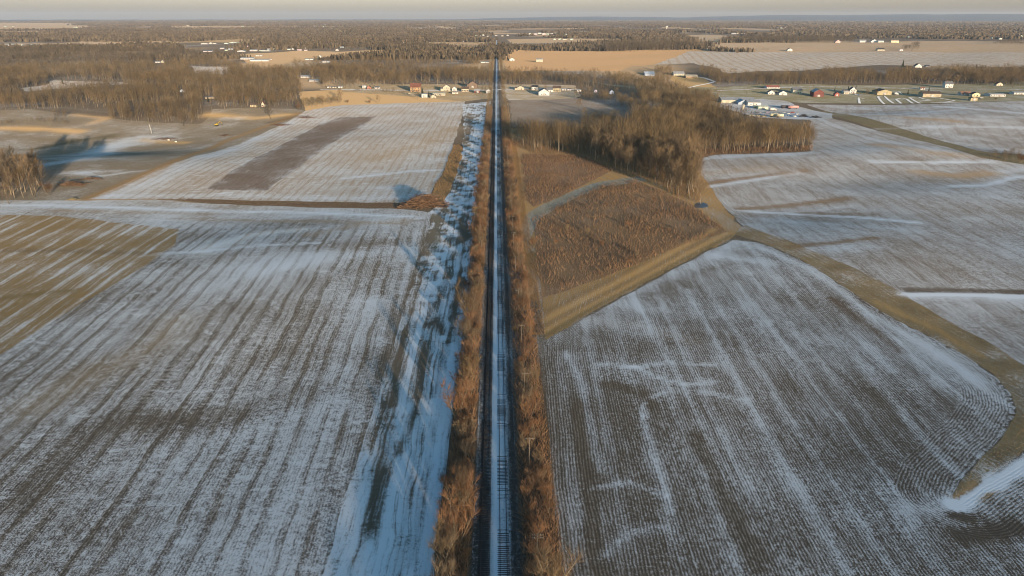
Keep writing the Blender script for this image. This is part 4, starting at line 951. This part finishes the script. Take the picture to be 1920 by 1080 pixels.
far([(1706, 70, 7), (1714, 69.5, 4), (1741, 71, 5), (1752, 71.5), (1668, 69), (1680, 69.5), (1810, 66.5, 9), (1817, 67)], "small pale farm building on the far right fields", "farm buildings on the far right fields", "farm building", w=(3, 5), h=1.4)
far([(1859, 73, 5), (1876, 74, 5), (1876, 69, 3), (1900, 70, 8), (1905, 70), (1914, 69), (1907, 61.5, 4)], "pale building of the hamlet at the far right edge", "buildings of the far right hamlet", "building", w=(4, 7), h=1.6)
far([(520, 55, 6), (527, 55), (590, 57), (598, 57, 9), (605, 50), (590, 49.5, 6), (610, 48), (622, 55, 5), (627, 55.5), (455, 50), (386, 48), (352, 49), (380, 61, 9), (720, 61), (758, 63, 4), (645, 47), (765, 44), (730, 51)], "tiny far pale building in the wooded plain on the left", "far buildings in the left plain", "building", w=(3, 5), h=1.)
far([(1080, 48), (1405, 41, 3), (1655, 49), (1632, 51), (1660, 42), (1780, 41), (1290, 42), (1250, 66, 3)], "tiny far pale building in the wooded plain on the right", "far buildings in the right plain", "building", w=(2, 4), h=.9)
# ------------------------------------------------------------------ towers, poles
def water_tower(px, py, hpx):
    x, y = map(float, gp(px, py)); s = float(pxm(px, py)); h = hpx / s
    r = empty("water_tower", (x, y, float(T(x, y))), 0, "white water tower with a dark cap above the far town", "water tower")
    MB().tube([(0, 0, -1), (0, 0, h * .15), (0, 0, h * .55)], [h * .2, h * .1, h * .08], 12).build("stem", paint(WHITE), r)
    MB().tube([(0, 0, h * .5), (0, 0, h * .62), (0, 0, h * .8), (0, 0, h * .9)], [h * .08, h * .24, h * .25, h * .12], 16).build("tank", paint(WHITE), r)
    MB().tube([(0, 0, h * .9), (0, 0, h)], [h * .12, h * .03], 12).build("cap", paint(RDARK), r)
water_tower(1249.5, 57, 9)
POLEM = simple("weathered_pole", (.14, .11, .08), .25, 2)
def pole(x, y, h, arms, label, group, rz=0., col=None, r0=.15):
    z = float(T(x, y)); r = empty("utility_pole", (x, y, z), rz, label, "utility pole", group)
    MB().tube([(0, 0, -.5), (0, 0, h * .5), (0, 0, h)], [r0, r0 * .85, r0 * .65], 8).build("pole", col or POLEM, r)
    for k in range(arms):
        a = MB().box(-1.25, 1.25, -.2, -.09, h - .45 - .75 * k, h - .30 - .75 * k).build("crossarm", POLEM, r)
        ins = MB()
        for xx in (-1.1, -.65, .65, 1.1): ins.cyl(xx, -.145, h - .30 - .75 * k, h - .16 - .75 * k, .045, 6)
        ins.build("insulators", paint((.35, .4, .38)), a)
for i, (y, a) in enumerate([(111.6, 2), (146, 1), (180, 1), (214, 1), (248, 2), (286, 1), (323, 2), (352, 1), (387, 1), (422, 1), (457, 1), (492, 1), (527, 1), (562, 1), (597, 1), (640, 1), (690, 1), (740, 1), (800, 1)]):
    pole(7.6 + .15 * math.sin(i * 5), y, 9.4 + .4 * math.sin(i * 3.1), a, "wooden pole with two crossarms in the hedgerow right of the tracks" if a == 2 else "wooden pole with a single crossarm in the hedgerow right of the tracks", "double crossarm poles of the line" if a == 2 else "single crossarm poles of the line", r0=.14)
for px, py, top, lab in ((905, 168, 151, "tall pole left of the crossing, nearer the red shed"), (910.5, 168, 153, "pole left of the crossing, nearer the white garage"), (739, 168, 154, "bare pole beside the white lane left of the red roofed house"), (966, 168, 154, "pole between the railway and the first cream house"), (1010, 169, 154, "pole behind the big white barn"), (1077, 170.5, 155, "pole in front of the shaded trees right of the pale bungalow"), (1098.5, 179, 171, "short pole at the edge of the shaded hollow"),
                         (1400, 176, 162, "pole in the shaded lawn left of the gabled pair"), (1493.5, 166, 157, "pole above the grey roofed cream house"), (1524, 170, 158, "pole left of the big red barn"), (1690.5, 164, 157, "lone pole on the road beyond the yellow barn"), (1843, 168, 153, "leaning pale pole before the trees on the right"), (1898, 165, 150, "tallest pole before the trees at the right edge"), (388, 155, 143, "pole on the verge at the left end of the trailer lane"), (1310, 185, 169, "pole at the edge of the main wood by the knoll")):
    x, y = map(float, gp(px, py)); pole(x, y, (py - top) / float(pxm(px, py)) * 1.02, 1, lab, None, r0=.26)
x, y = map(float, gp(285, 251)); h = 11.
r = empty("marker_pole", (x, y, float(T(x, y))), .3, "pale bare pole leaning beside the brush pile in the shaded meadow", "pole")
MB().tube([(0, 0, -.5), (-.5, 0, h * .5), (-1.2, 0, h)], [.28, .24, .16], 8).build("pole", paint((.6, .56, .48)), r)
# ------------------------------------------------------------------ brush piles
LOGM = simple("cut_wood", (.22, .13, .075), .5, .9); LOGD = simple("dark_brush", (.12, .075, .048), .45, .9)
def pile(px, py, wpx, hm, label, n, mat=None, seed=1, name="brush_pile", dpt=.45, lmax=7., group=None):
    x, y = map(float, gp(px, py)); s = float(pxm(px, py)); W = wpx / s; R = np.random.default_rng(seed)
    root = empty(name, (x, y, float(T(x, y))), 0, label, "brush pile", group)
    a, b = MB(), MB()
    for i in range(n):
        u, v = R.normal(0, .24, 2); u = np.clip(u, -.5, .5); v = np.clip(v, -.5, .5)
        hz = hm * max(.04, (1 - (2 * u) ** 2) * (1 - (2 * v) ** 2)) * R.uniform(.1, 1)
        c = np.array([u * W, v * W * dpt + W * dpt * .3, hz]); az = R.uniform(0, 6.28); d = np.array([math.cos(az), math.sin(az), R.normal(0, .3)]); L = R.uniform(.25, 1) * lmax * .5
        rr = R.uniform(.03, .15); p0, p1 = c - d * L, c + d * L
        p0[2] = max(p0[2], -.05); p1[2] = max(p1[2], -.05)
        (a if rr > .085 else b).tube([p0, (p0 + p1) / 2 + R.normal(0, .12, 3), p1], [rr, rr * .8, rr * .4], 4)
    a.build("logs", mat or LOGM, root); b.build("branches", LOGD if mat is None else mat, root)
pile(795, 389, 80, 7.5, "large reddish brush pile at the end of the dark ditch", 900, seed=3, dpt=.42, lmax=9)
pile(750, 391, 14, 2., "small pale stump pile at the left end of the large brush pile", 60, seed=13, lmax=4)
pile(312, 262, 52, 1.8, "low log pile beside the leaning pole in the meadow", 150, seed=4, dpt=.25, lmax=6)
pile(132, 349, 56, 2.6, "orange heap of cut trunks right of the tall bare clump", 190, seed=5, dpt=.4, lmax=9); pile(172, 337, 42, 1.6, "row of stacked log ends at the corner of the left field", 110, seed=6, dpt=.25, lmax=4)
pile(136, 375, 22, 1.2, "small straw coloured heap on the field corner", 70, seed=7, mat=simple("straw", (.34, .26, .13), .3, 2), lmax=3); pile(525, 236, 40, 1.8, "brown brush pile on the bare earth by the lone tree", 130, seed=8, dpt=.5, lmax=8); pile(575, 222, 34, 1.6, "dark brush pile at the upper corner of the snowy field", 100, seed=9, dpt=.5, lmax=8)
pile(425, 255, 30, 1.0, "flat scatter of dark branches on the meadow right of the log pile", 60, seed=10, dpt=.3)
pile(1507, 219, 16, 3.4, "dark scrap heap at the depot's near corner", 140, seed=11, mat=simple("scrap", (.05, .048, .045), .5, .6), lmax=5); pile(1530, 221, 22, 2.2, "lower dark scrap heap right of the larger one", 110, seed=12, mat=bpy.data.materials["scrap"], lmax=5)
# ------------------------------------------------------------------ vehicles
TYRE = simple("tyre", (.02, .02, .02), .2, 3)
def wheels(root, xs_, W, r=.45):
    for xx in xs_:
        for s in (-1, 1):
            MB().tube([(xx, s * W / 2 - .12, r), (xx, s * W / 2 + .12, r)], [r, r], 12).build("wheel", TYRE, root)
def vehicle(px, py, kind, col, label, L=None, rz=0., group=None):
    x, y = map(float, gp(px, py)); z = float(T(x, y)); m = paint(col, .4)
    if kind == 'trailer':
        L = L or 12; r = empty("box_trailer", (x, y, z), rz, label, "trailer", group)
        MB().box(-L / 2, L / 2, -1.25, 1.25, 1.05, 3.8).build("box", m, r); MB().box(-L / 2, L / 2, -.5, .5, .8, 1.04).build("chassis", paint(RDARK), r)
        MB().box(L / 2 - 2.2, L / 2 - 2.0, -.9, .9, 0, .8).build("support_legs", paint(RDARK), r); wheels(r, (-L / 2 + 1.2, -L / 2 + 2.4), 2.2, .5)
    elif kind == 'truck':
        L = L or 8; r = empty("box_truck", (x, y, z), rz, label, "truck", group)
        MB().box(-L / 2, L / 2 - 2.2, -1.2, 1.2, 1.0, 3.5).build("box", m, r)
        c = MB(); x1 = L / 2; c.poly([(x1 - 2.1, -1.1, .6), (x1, -1.1, .6), (x1, -1.1, 1.5), (x1 - .5, -1.1, 2.6), (x1 - 2.1, -1.1, 2.6)]); c.poly([(x1 - 2.1, 1.1, .6), (x1 - 2.1, 1.1, 2.6), (x1 - .5, 1.1, 2.6), (x1, 1.1, 1.5), (x1, 1.1, .6)])
        for a, b in (((x1, .6), (x1, 1.5)), ((x1, 1.5), (x1 - .5, 2.6)), ((x1 - .5, 2.6), (x1 - 2.1, 2.6)), ((x1 - 2.1, 2.6), (x1 - 2.1, .6))): c.poly([(a[0], -1.1, a[1]), (a[0], 1.1, a[1]), (b[0], 1.1, b[1]), (b[0], -1.1, b[1])])
        cb = c.build("cab", m, r); MB().box(x1 - 1.5, x1 - .6, -1.14, -1.11, 1.6, 2.3).build("window", GLASS, cb); MB().box(-L / 2, L / 2, -.5, .5, .55, .98).build("chassis", paint(RDARK), r); wheels(r, (-L / 2 + 1.5, L / 2 - 1.2), 2.1, .48)
    else:
        L = L or 4.6; r = empty("parked_car", (x, y, z), rz, label, "car", group)
        b = MB(); pr = [(-L / 2, .35), (L / 2, .35), (L / 2, .8), (L / 2 - 1.1, .95), (L / 2 - 1.9, 1.5), (-L / 2 + .8, 1.5), (-L / 2 + .1, .95)]
        A = [(a, -.85, h) for a, h in pr]; B = [(a, .85, h) for a, h in pr]; b.poly(A); b.poly(B[::-1])
        for i in range(len(pr)): j = (i + 1) % len(pr); b.poly([A[i], B[i], B[j], A[j]])
        b.build("body", m, r)
        for s in (-1, 1): MB().box(-L / 2 + .9, L / 2 - 1.9, s * .855 - .02, s * .855 + .02, 1.0, 1.4).build("window", GLASS, r)
        wheels(r, (-L / 2 + .9, L / 2 - .9), 1.6, .33)
vehicle(1449, 208, 'truck', WHITE, "white box truck parked in the middle of the depot yard", 9, .3); vehicle(1487, 204, 'trailer', (.62, .30, .26), "long red and white trailer at the right of the depot yard", 13); vehicle(1472, 203, 'trailer', (.12, .1, .1), "dark trailer left of the red and white trailer", 11); vehicle(1417, 203, 'truck', (.66, .64, .4), "short yellowish truck beside the pale yellow green shed", 6)
for q, c, l in (((1408.5, 218), CREAM, "cream car, first of four along the wood at the depot"), ((1415, 218), WHITE, "white car, second of four along the wood at the depot"), ((1423, 218.5), (.6, .5, .3), "tan car, third of four along the wood at the depot"), ((1432, 219), YEL, "yellow van, last of four along the wood at the depot")): vehicle(*q, 'car', c, l, 5.4)
vehicle(1451, 219, 'trailer', (.62, .56, .36), "straw coloured trailer right of the four cars", 9); vehicle(1462, 220, 'trailer', (.66, .6, .42), "flat cream trailer beside the scrap heaps", 8)
for i, (a, b, c) in enumerate([(1470, 212, (.3, .32, .36)), (1478, 214, WHITE), (1486, 212, (.4, .1, .08)), (1494, 215, (.5, .5, .52)), (1480, 218, (.12, .2, .32)), (1462, 213, (.2, .2, .22)), (1490, 219, WHITE), (1440, 212, (.45, .35, .45)), (1452, 213.5, (.15, .15, .17)), (1425, 212, (.3, .28, .3))]): vehicle(a, b, 'car', c, "parked car among the jumble in the snowy depot yard", 4.6, .6 * math.sin(i * 2.3), "cars in the snowy depot yard")
for a, b, c, l in ((1680, 178, WHITE, "white van left of two by the yellow barn"), (1686, 176.5, WHITE, "white van right of two by the yellow barn")): vehicle(a, b, 'truck', c, l, 6)
vehicle(1606, 178.5, 'car', (.3, .34, .42), "grey car parked before the white farmhouse", 5); vehicle(1612, 179, 'car', (.2, .24, .3), "dark car right of the grey car by the farmhouse", 5); vehicle(1840, 184.5, 'car', WHITE, "white car right of the small yellow garage", 5); vehicle(768, 176, 'car', CREAM, "cream car in the lawn left of the red roofed house", 5)
x, y = map(float, gp(1393, 205)); s = float(pxm(1393, 205)); r = empty("silo", (x, y, float(T(x, y))), 0, "narrow cream silo at the edge of the wood by the depot", "silo")
MB().cyl(0, 0, -.5, 8 / s, 1.6, 20).build("tank", paint(CREAM), r); MB().tube([(0, 0, 8 / s), (0, 0, 8 / s + 1.3)], [1.65, .2], 20).build("cap", paint(RPALE), r)
x, y = map(float, gp(406, 236)); r = empty("excavator", (x, y, float(T(x, y))), .4, "small yellow excavator on the bare earth at the wood's edge", "excavator")
for s in (-1, 1): MB().box(-2, 2, s * 1.1 - .3, s * 1.1 + .3, 0, .9).build("track", TYRE, r)
MB().box(-2, 1.5, -1.3, 1.3, 1., 2.).build("body", paint((.55, .38, .05)), r); cb = MB().box(.2, 1.6, -1.3, -.2, 2.002, 3.3).build("cab", paint((.55, .38, .05)), r); MB().box(.4, 1.4, -1.34, -1.302, 2.3, 3.1).build("window", GLASS, cb)
MB().tube([(1.3, .3, 1.8), (3.6, .3, 4.6), (5.8, .3, 3.6), (6, .3, 1.2)], [.3, .3, .25, .2], 6).build("boom", paint((.55, .38, .05)), r); MB().box(5.4, 6.6, -.3, .9, .3, 1.15).build("bucket", paint(RDARK), r)
for a, b, l in ((316.5, 264, "pale round bale at the right of the log pile"), (330, 267, "second pale round bale lying apart from the log pile")):
    x, y = map(float, gp(a, b)); o = MB().tube([(-.9, 0, .75), (-.85, 0, .8), (.85, 0, .8), (.9, 0, .75)], [.62, .8, .8, .62], 20).build("round_bale", paint((.72, .66, .52))); o.location = (x, y, float(T(x, y))); tag(o, l, "bale")

# ------------------------------------------------------------------ trees standing in woods
tpx, tpy = topx(TR[:, 0], TR[:, 1], T(TR[:, 0], TR[:, 1])); tz = np.maximum(pxm(tpx, tpy), .05); th = TR[:, 2] * tz
keep = np.ones(len(TR), bool)
for (hx, hy, hw, hh) in HOUSES:
    near = (np.abs(tpx - hx) < hw + 1.5) & (tpy > hy - hh * .55) & (tpy - th < hy - 1.2)
    keep &= ~(near & (tpy < hy + 20))
TR = TR[keep]
dist = np.hypot(TR[:, 0], TR[:, 1]); order = np.argsort(dist - 60 * (TR[:, 3] == 1)); own = np.zeros(len(TR), bool)
inview = (topx(TR[:, 0], TR[:, 1], T(TR[:, 0], TR[:, 1]))[0] > -60)
order = order[inview[order]][:210]
own[order] = True
for i in order:
    x, y, h, k = TR[i]
    lab, grp = (("tall bare tree in the clump at the left edge beyond the striped field", "trees of the clump at the left edge") if k == 1 else
                ("tall bare tree of the large wood right of the railway, near the brown weed field", "near trees of the large wood"))
    if h > (20 if k else 17.5): TALL.put(x, y, h, lab, "tree", grp, rng, wide=rng.uniform(1., 1.3))
    else: ROUND.put(x, y, h, lab.replace("tall", "rounded"), "tree", "rounded " + grp, rng, wide=rng.uniform(.75, .95))
# lone trees that stand out
for px, py, h, k, lab in ((507, 222, 14, ROUND, "lone bare tree on the bare earth at the upper end of the snowy field"), (640, 187, 15, ROUND, "bare tree at the edge of the tan strip left of the houses"), (709, 194, 11, ROUND, "thin bare tree standing in the tan strip"), (783, 186, 12, ROUND, "grey bare tree in front of the red roofed house"), (92, 366, 9, SCRUB, "low shrub right of the tall clump at the left edge"), (1313, 382, 15, TALL, "slim bare tree right above the little dark pond"), (1200, 333, 9, TALL, "thin pole like tree at the bend of the snowy path"),
                           (1085, 205, 13, ROUND, "pale round tree in the shaded field behind the wood"), (1095, 222, 12, ROUND, "dark round tree at the shaded field's lower edge"), (1022, 172, 11, ROUND, "bare tree behind the big white barn"), (1090, 178, 15, TALL, "leaning orange lit tree by the low white shed"), (1642, 180, 9, ROUND, "brown bare tree left of the wide yellow barn"), (1625, 179, 9, ROUND, "orange brown tree beside the dark car"), (345, 236, 14, ROUND, "golden brown willow like tree at the front of the left woods"), (245, 226, 15, ROUND, "large golden tree at the corner of the left woods"), (1880, 303, 9, ROUND, "bare tree at the thicket on the right edge"), (1912, 306, 8, SCRUB, "orange brown bush in the thicket on the right edge"),
                           (560, 206, 8, SCRUB, "brown bush at the upper left corner of the snowy field"), (693, 194, 5, SCRUB, "small round bush in the tan strip"), (652, 193, 4.5, SCRUB, "low brown bush at the snowy field's upper edge"), (1540, 176, 5, SCRUB, "low bush by the big red barn"), (1866, 188, 4, SCRUB, "dark small bush in the lawn at the right field edge")):
    x, y = map(float, gp(px, py)); k.put(x, y, h, lab, "shrub" if k is SCRUB else "tree", None, rng, wide=1.25 if k is ROUND else 1.)
for i in range(22):
    t = rng.random(); px = 1030 + 290 * rng.random(); py = 350 + 150 * t
    if inpoly(BR[1], np.array([float(gp(px, py)[0])]), np.array([float(gp(px, py)[1])]))[0]:
        x, y = map(float, gp(px, py)); SCRUB.put(x, y, rng.uniform(2.2, 3.8), "tawny bush standing out of the brown weed field", "shrub", "bushes in the brown weed field", rng)
# the juniper by the path: a brown round bush, shade behind it
x, y = map(float, gp(1000, 462)); SCRUB.put(x, y, 5.2, "round reddish bush beside the grey path near the poles", "shrub", None, rng, wide=1.2, v=0)
def evergreen(px, py, hpx, label, group=None):
    x, y = map(float, gp(px, py)); h = hpx / float(pxm(px, py)); R = np.random.default_rng(int(px)); V = []; 
    for i in range(900):
        t = R.uniform(.06, 1) ** .8; az = R.uniform(0, 6.283); r = h * .24 * (1 - t) * R.uniform(.3, 1.1) + .1
        p = np.array([0, 0, t * h]); e = np.array([math.cos(az) * r, math.sin(az) * r, t * h - r * .35 + R.normal(0, .2)]); sd = np.array([-math.sin(az), math.cos(az), R.normal(0, .5)]) * h * .022
        m = p + (e - p) * .45; V += [m - sd, m + sd, e]
    root = empty("evergreen_tree", (x, y, float(T(x, y)) - .1), 0, label, "tree", group)
    MB().tube([(0, 0, -.3), (0, 0, h * .95)], [h * .022, .03], 6).build("trunk", BARK, root); obj("crown", mkmesh("crown", np.array(V), [np.arange(len(V)).reshape(-1, 3)]), EVER, root)
for q in ((792, 178, 17, "big dark evergreen between the red roofed house and the white shed"), (804, 181, 10, "dark evergreen bush behind the white box shed"), (994, 169, 9, "dark evergreen left of the white house with dormers"), (1590, 170, 10, "dark evergreen left of the white farmhouse"), (1604, 169, 9, "dark evergreen right of the white farmhouse"), (1741, 172, 9, "dark round evergreen by the white cottage"), (1702, 176, 8, "narrow evergreen on the lawn beyond the yellow barn"), (1895, 158, 16, "tall dark evergreen before the woods at the right edge"), (1692, 126, 15, "dark spruce on the ridge left of the white gabled house"), (895, 116, 9, "dark spruce left of the railway at the far lane"), (880, 117, 7, "smaller dark spruce in the row by the far lane"), (1565, 170, 7, "small evergreen behind the small red shed")): evergreen(*q)
for q in ((272, 200, 17), (160, 182, 15), (25, 182, 16), (60, 176, 13), (332, 172, 14), (560, 158, 12), (604, 157, 12), (390, 192, 14), (118, 158, 12), (445, 176, 12), (700, 152, 11), (865, 152, 11), (880, 156, 10)): evergreen(*q, "dark evergreen among the bare trees of the left woods", "evergreens in the left woods")
def forest(name, arr, ns, label, mat, wscale=1.):
    """many bare trees as one mass: a trunk and a spray of upward slivers each"""
    out = []; mi = []; tn = []; K = 6; R = np.random.default_rng(len(arr)); groups = np.array_split(np.arange(len(arr)), K)
    for g in groups:
        if not len(g): continue
        n = ns; t = R.uniform(.3, .93, n); az = R.uniform(0, 6.283, n); off = R.uniform(0, 1, n) ** .7 * .17 * np.sqrt(np.clip(1.25 - np.abs(t - .6) * 2, .1, 1))
        p = np.stack([np.cos(az) * off, np.sin(az) * off, t * .9], 1); d = np.stack([np.cos(az) * .55, np.sin(az) * .55, R.uniform(.8, 1.9, n)], 1) + R.normal(0, .28, (n, 3)); d /= np.linalg.norm(d, axis=1)[:, None]
        L = R.uniform(.14, .30, n); w = R.uniform(.6, 1.4, n) * .0038 * wscale * math.sqrt(90 / ns)
        a = np.cross(d, R.normal(size=(n, 3))); a /= np.linalg.norm(a, axis=1)[:, None]
        tri = np.stack([p - a * w[:, None], p + a * w[:, None], p + d * L[:, None]], 1)
        tw = .012 * math.sqrt(wscale); tk = []
        for th_ in (0, 1.57):
            c_, s_ = math.cos(th_) * tw, math.sin(th_) * tw; tk.append([(-c_, -s_, -.02), (c_, s_, -.02), (.02, 0, .8)])
        tri = np.concatenate([tri, np.array(tk)]); m = len(tri)
        tn.append(np.repeat(R.uniform(0, 1, len(g)), m * 3)); mi.append(np.tile(np.r_[np.zeros(m - 2), np.ones(2)], len(g)))
        A = arr[g]; ro = R.uniform(0, 6.283, len(g)); c, s = np.cos(ro), np.sin(ro); h = A[:, 2]; wd = h * R.uniform(1.0, 1.45, len(g))
        q = tri.reshape(1, -1, 3); X = (q[..., 0] * c[:, None] - q[..., 1] * s[:, None]) * wd[:, None] + A[:, 0:1]; Y = (q[..., 0] * s[:, None] + q[..., 1] * c[:, None]) * wd[:, None] + A[:, 1:2]
        Zc = q[..., 2] * h[:, None] + T(A[:, 0], A[:, 1])[:, None]
        out.append(np.stack([X, Y, Zc], -1).reshape(-1, 3))
    V = np.concatenate(out); me = mkmesh(name, V, [np.arange(len(V)).reshape(-1, 3)]); at = me.attributes.new('tone', 'FLOAT', 'POINT'); at.data.foreach_set('value', np.concatenate(tn).astype(np.float32)); me.materials.append(mat); me.materials.append(BARK); me.polygons.foreach_set('material_index', np.concatenate(mi).astype(np.int32)); o = obj(name, me, mat); tag(o, label, "woodland", None, 'stuff')
rest = TR[~own]; dr = np.hypot(rest[:, 0], rest[:, 1]); left = rest[:, 0] < 0
forest("woodland", rest[(dr < 1000) & ~left], 130, "large bare brown wood right of the railway", WOODM)
forest("woodland", rest[(dr < 1000) & left], 130, "bare brown woods at the front of the left side", WOODM)
forest("woodland", rest[(dr >= 1000) & (dr < 1900) & ~left], 55, "bare woods behind the houses right of the railway", WOODM, 1.1)
forest("woodland", rest[(dr >= 1000) & (dr < 1900) & left], 55, "bare woods behind the houses left of the railway", WOODM, 1.1)
forest("woodland", rest[dr >= 1900], 40, "separate far woods among the tan fields", FARM, 1.3)
# hedgerows further along the line, one mass
hy = np.concatenate([640 + np.cumsum(NR.uniform(4, 8, 420)) for _ in range(2)]); hxx = np.concatenate([NR.uniform(-13, -8, 420), NR.uniform(7, 12, 420)])
mm = hy < 3300
forest("hedgerow", np.stack([HB[0], HB[1], NR.uniform(7, 10, 300), 0 * HB[0]], 1), 300, "near end of the hedgerows along the railway", WOODM)
forest("hedgerow", np.stack([hxx, hy, NR.uniform(6, 10, 840), 0 * hy], 1)[mm], 70, "far end of the hedgerows along the railway", WOODM)
# the wooded plain out to the horizon
n = 60000
u = NR.uniform(0, 1, n); rr = 1750 * (25000 / 1750.) ** u; aa = NR.uniform(-.74, .78, n)
x, y = rr * np.sin(aa), rr * np.cos(aa)
px, py = topx(x, y, T(x, y))
nz = vnoise(x / 700, y / 1100, 11) * .5 + vnoise(x / 260, y / 420, 12) * .35 + vnoise(x / 1900, y / 2500, 13) * .4
dense = ((px < 450) & (py > 59) & (py < 78)) | ((px >= 430) & (px < 915) & (py > 56) & (py < 79)) | ((px < 330) & (py > 86) & (py < 96))
ok = ((nz > .53 - .03 * sstep(3500, 9000, rr)) | (dense & (nz > .33))) & (np.abs(x + 1.5) > 14) & (py < 112)
for zz in Z:
    if zz['name'] in ("field",): ok &= ~inpoly(zz['poly'], x, y)
for (hx, hy_, hw, hh) in HOUSES:
    if hy_ < 100: ok &= ~((np.abs(px - hx) < hw + 1) & (py > hy_ - .4) & (py < hy_ + 5))
x, y, rr = x[ok], y[ok], rr[ok]
def plain(name, x, y, rr, k, label):
    n = len(x); sp = .0105 * rr; R = np.random.default_rng(n); h = R.uniform(10, 18, n) * (.75 + .5 * vnoise(x / 120, y / 120, 3))
    ox, oy = R.normal(0, .55, (n, k)) * sp[:, None], R.normal(0, .7, (n, k)) * sp[:, None]; hh = h[:, None] * R.uniform(.55, 1.1, (n, k)); w = sp[:, None] * R.uniform(.06, .16, (n, k)) + .5; th = R.uniform(-1.2, 1.2, (n, k)); z0 = T(x, y)[:, None] - 1 + 0 * ox
    bx_, by_ = x[:, None] + ox, y[:, None] + oy; c, s = np.cos(th) * w, np.sin(th) * w
    V = np.stack([np.stack([bx_ - c, by_ - s, z0], -1), np.stack([bx_ + c, by_ + s, z0], -1), np.stack([bx_ + c * R.uniform(-.2, 1, (n, k)), by_ + s * .5, z0 + hh], -1), np.stack([bx_ - c * R.uniform(-.2, 1, (n, k)), by_ - s * .5, z0 + hh * R.uniform(.8, 1.1, (n, k))], -1)], 2).reshape(-1, 3)
    me = mkmesh(name, V, [np.arange(len(V)).reshape(-1, 4)]); at = me.attributes.new('tone', 'FLOAT', 'POINT'); at.data.foreach_set('value', np.repeat(R.uniform(0, 1, n), k * 4).astype(np.float32)); o = obj(name, me, FARM); tag(o, label, "woodland", None, 'stuff')
plain("far_woodland", x, y, rr, 9, "endless bare woods of the plain out to the horizon")

#@@P3B
# ------------------------------------------------------------------ haze
def haze():
    mb = MB().box(-31000, 31000, -1500, 30000, -25, 260)
    m = bpy.data.materials.new("haze"); m.use_nodes = True; nt = m.node_tree; nt.nodes.clear()
    out = nt.nodes.new("ShaderNodeOutputMaterial"); v = nt.nodes.new("ShaderNodeVolumePrincipled")
    v.inputs["Color"].default_value = (.80, .88, 1.0, 1); v.inputs["Density"].default_value = HAZE_DENSITY
    v.inputs["Anisotropy"].default_value = 0.0
    nt.links.new(v.outputs[0], out.inputs["Volume"])
    o = mb.build("haze", m); o['kind'] = 'stuff'
haze()
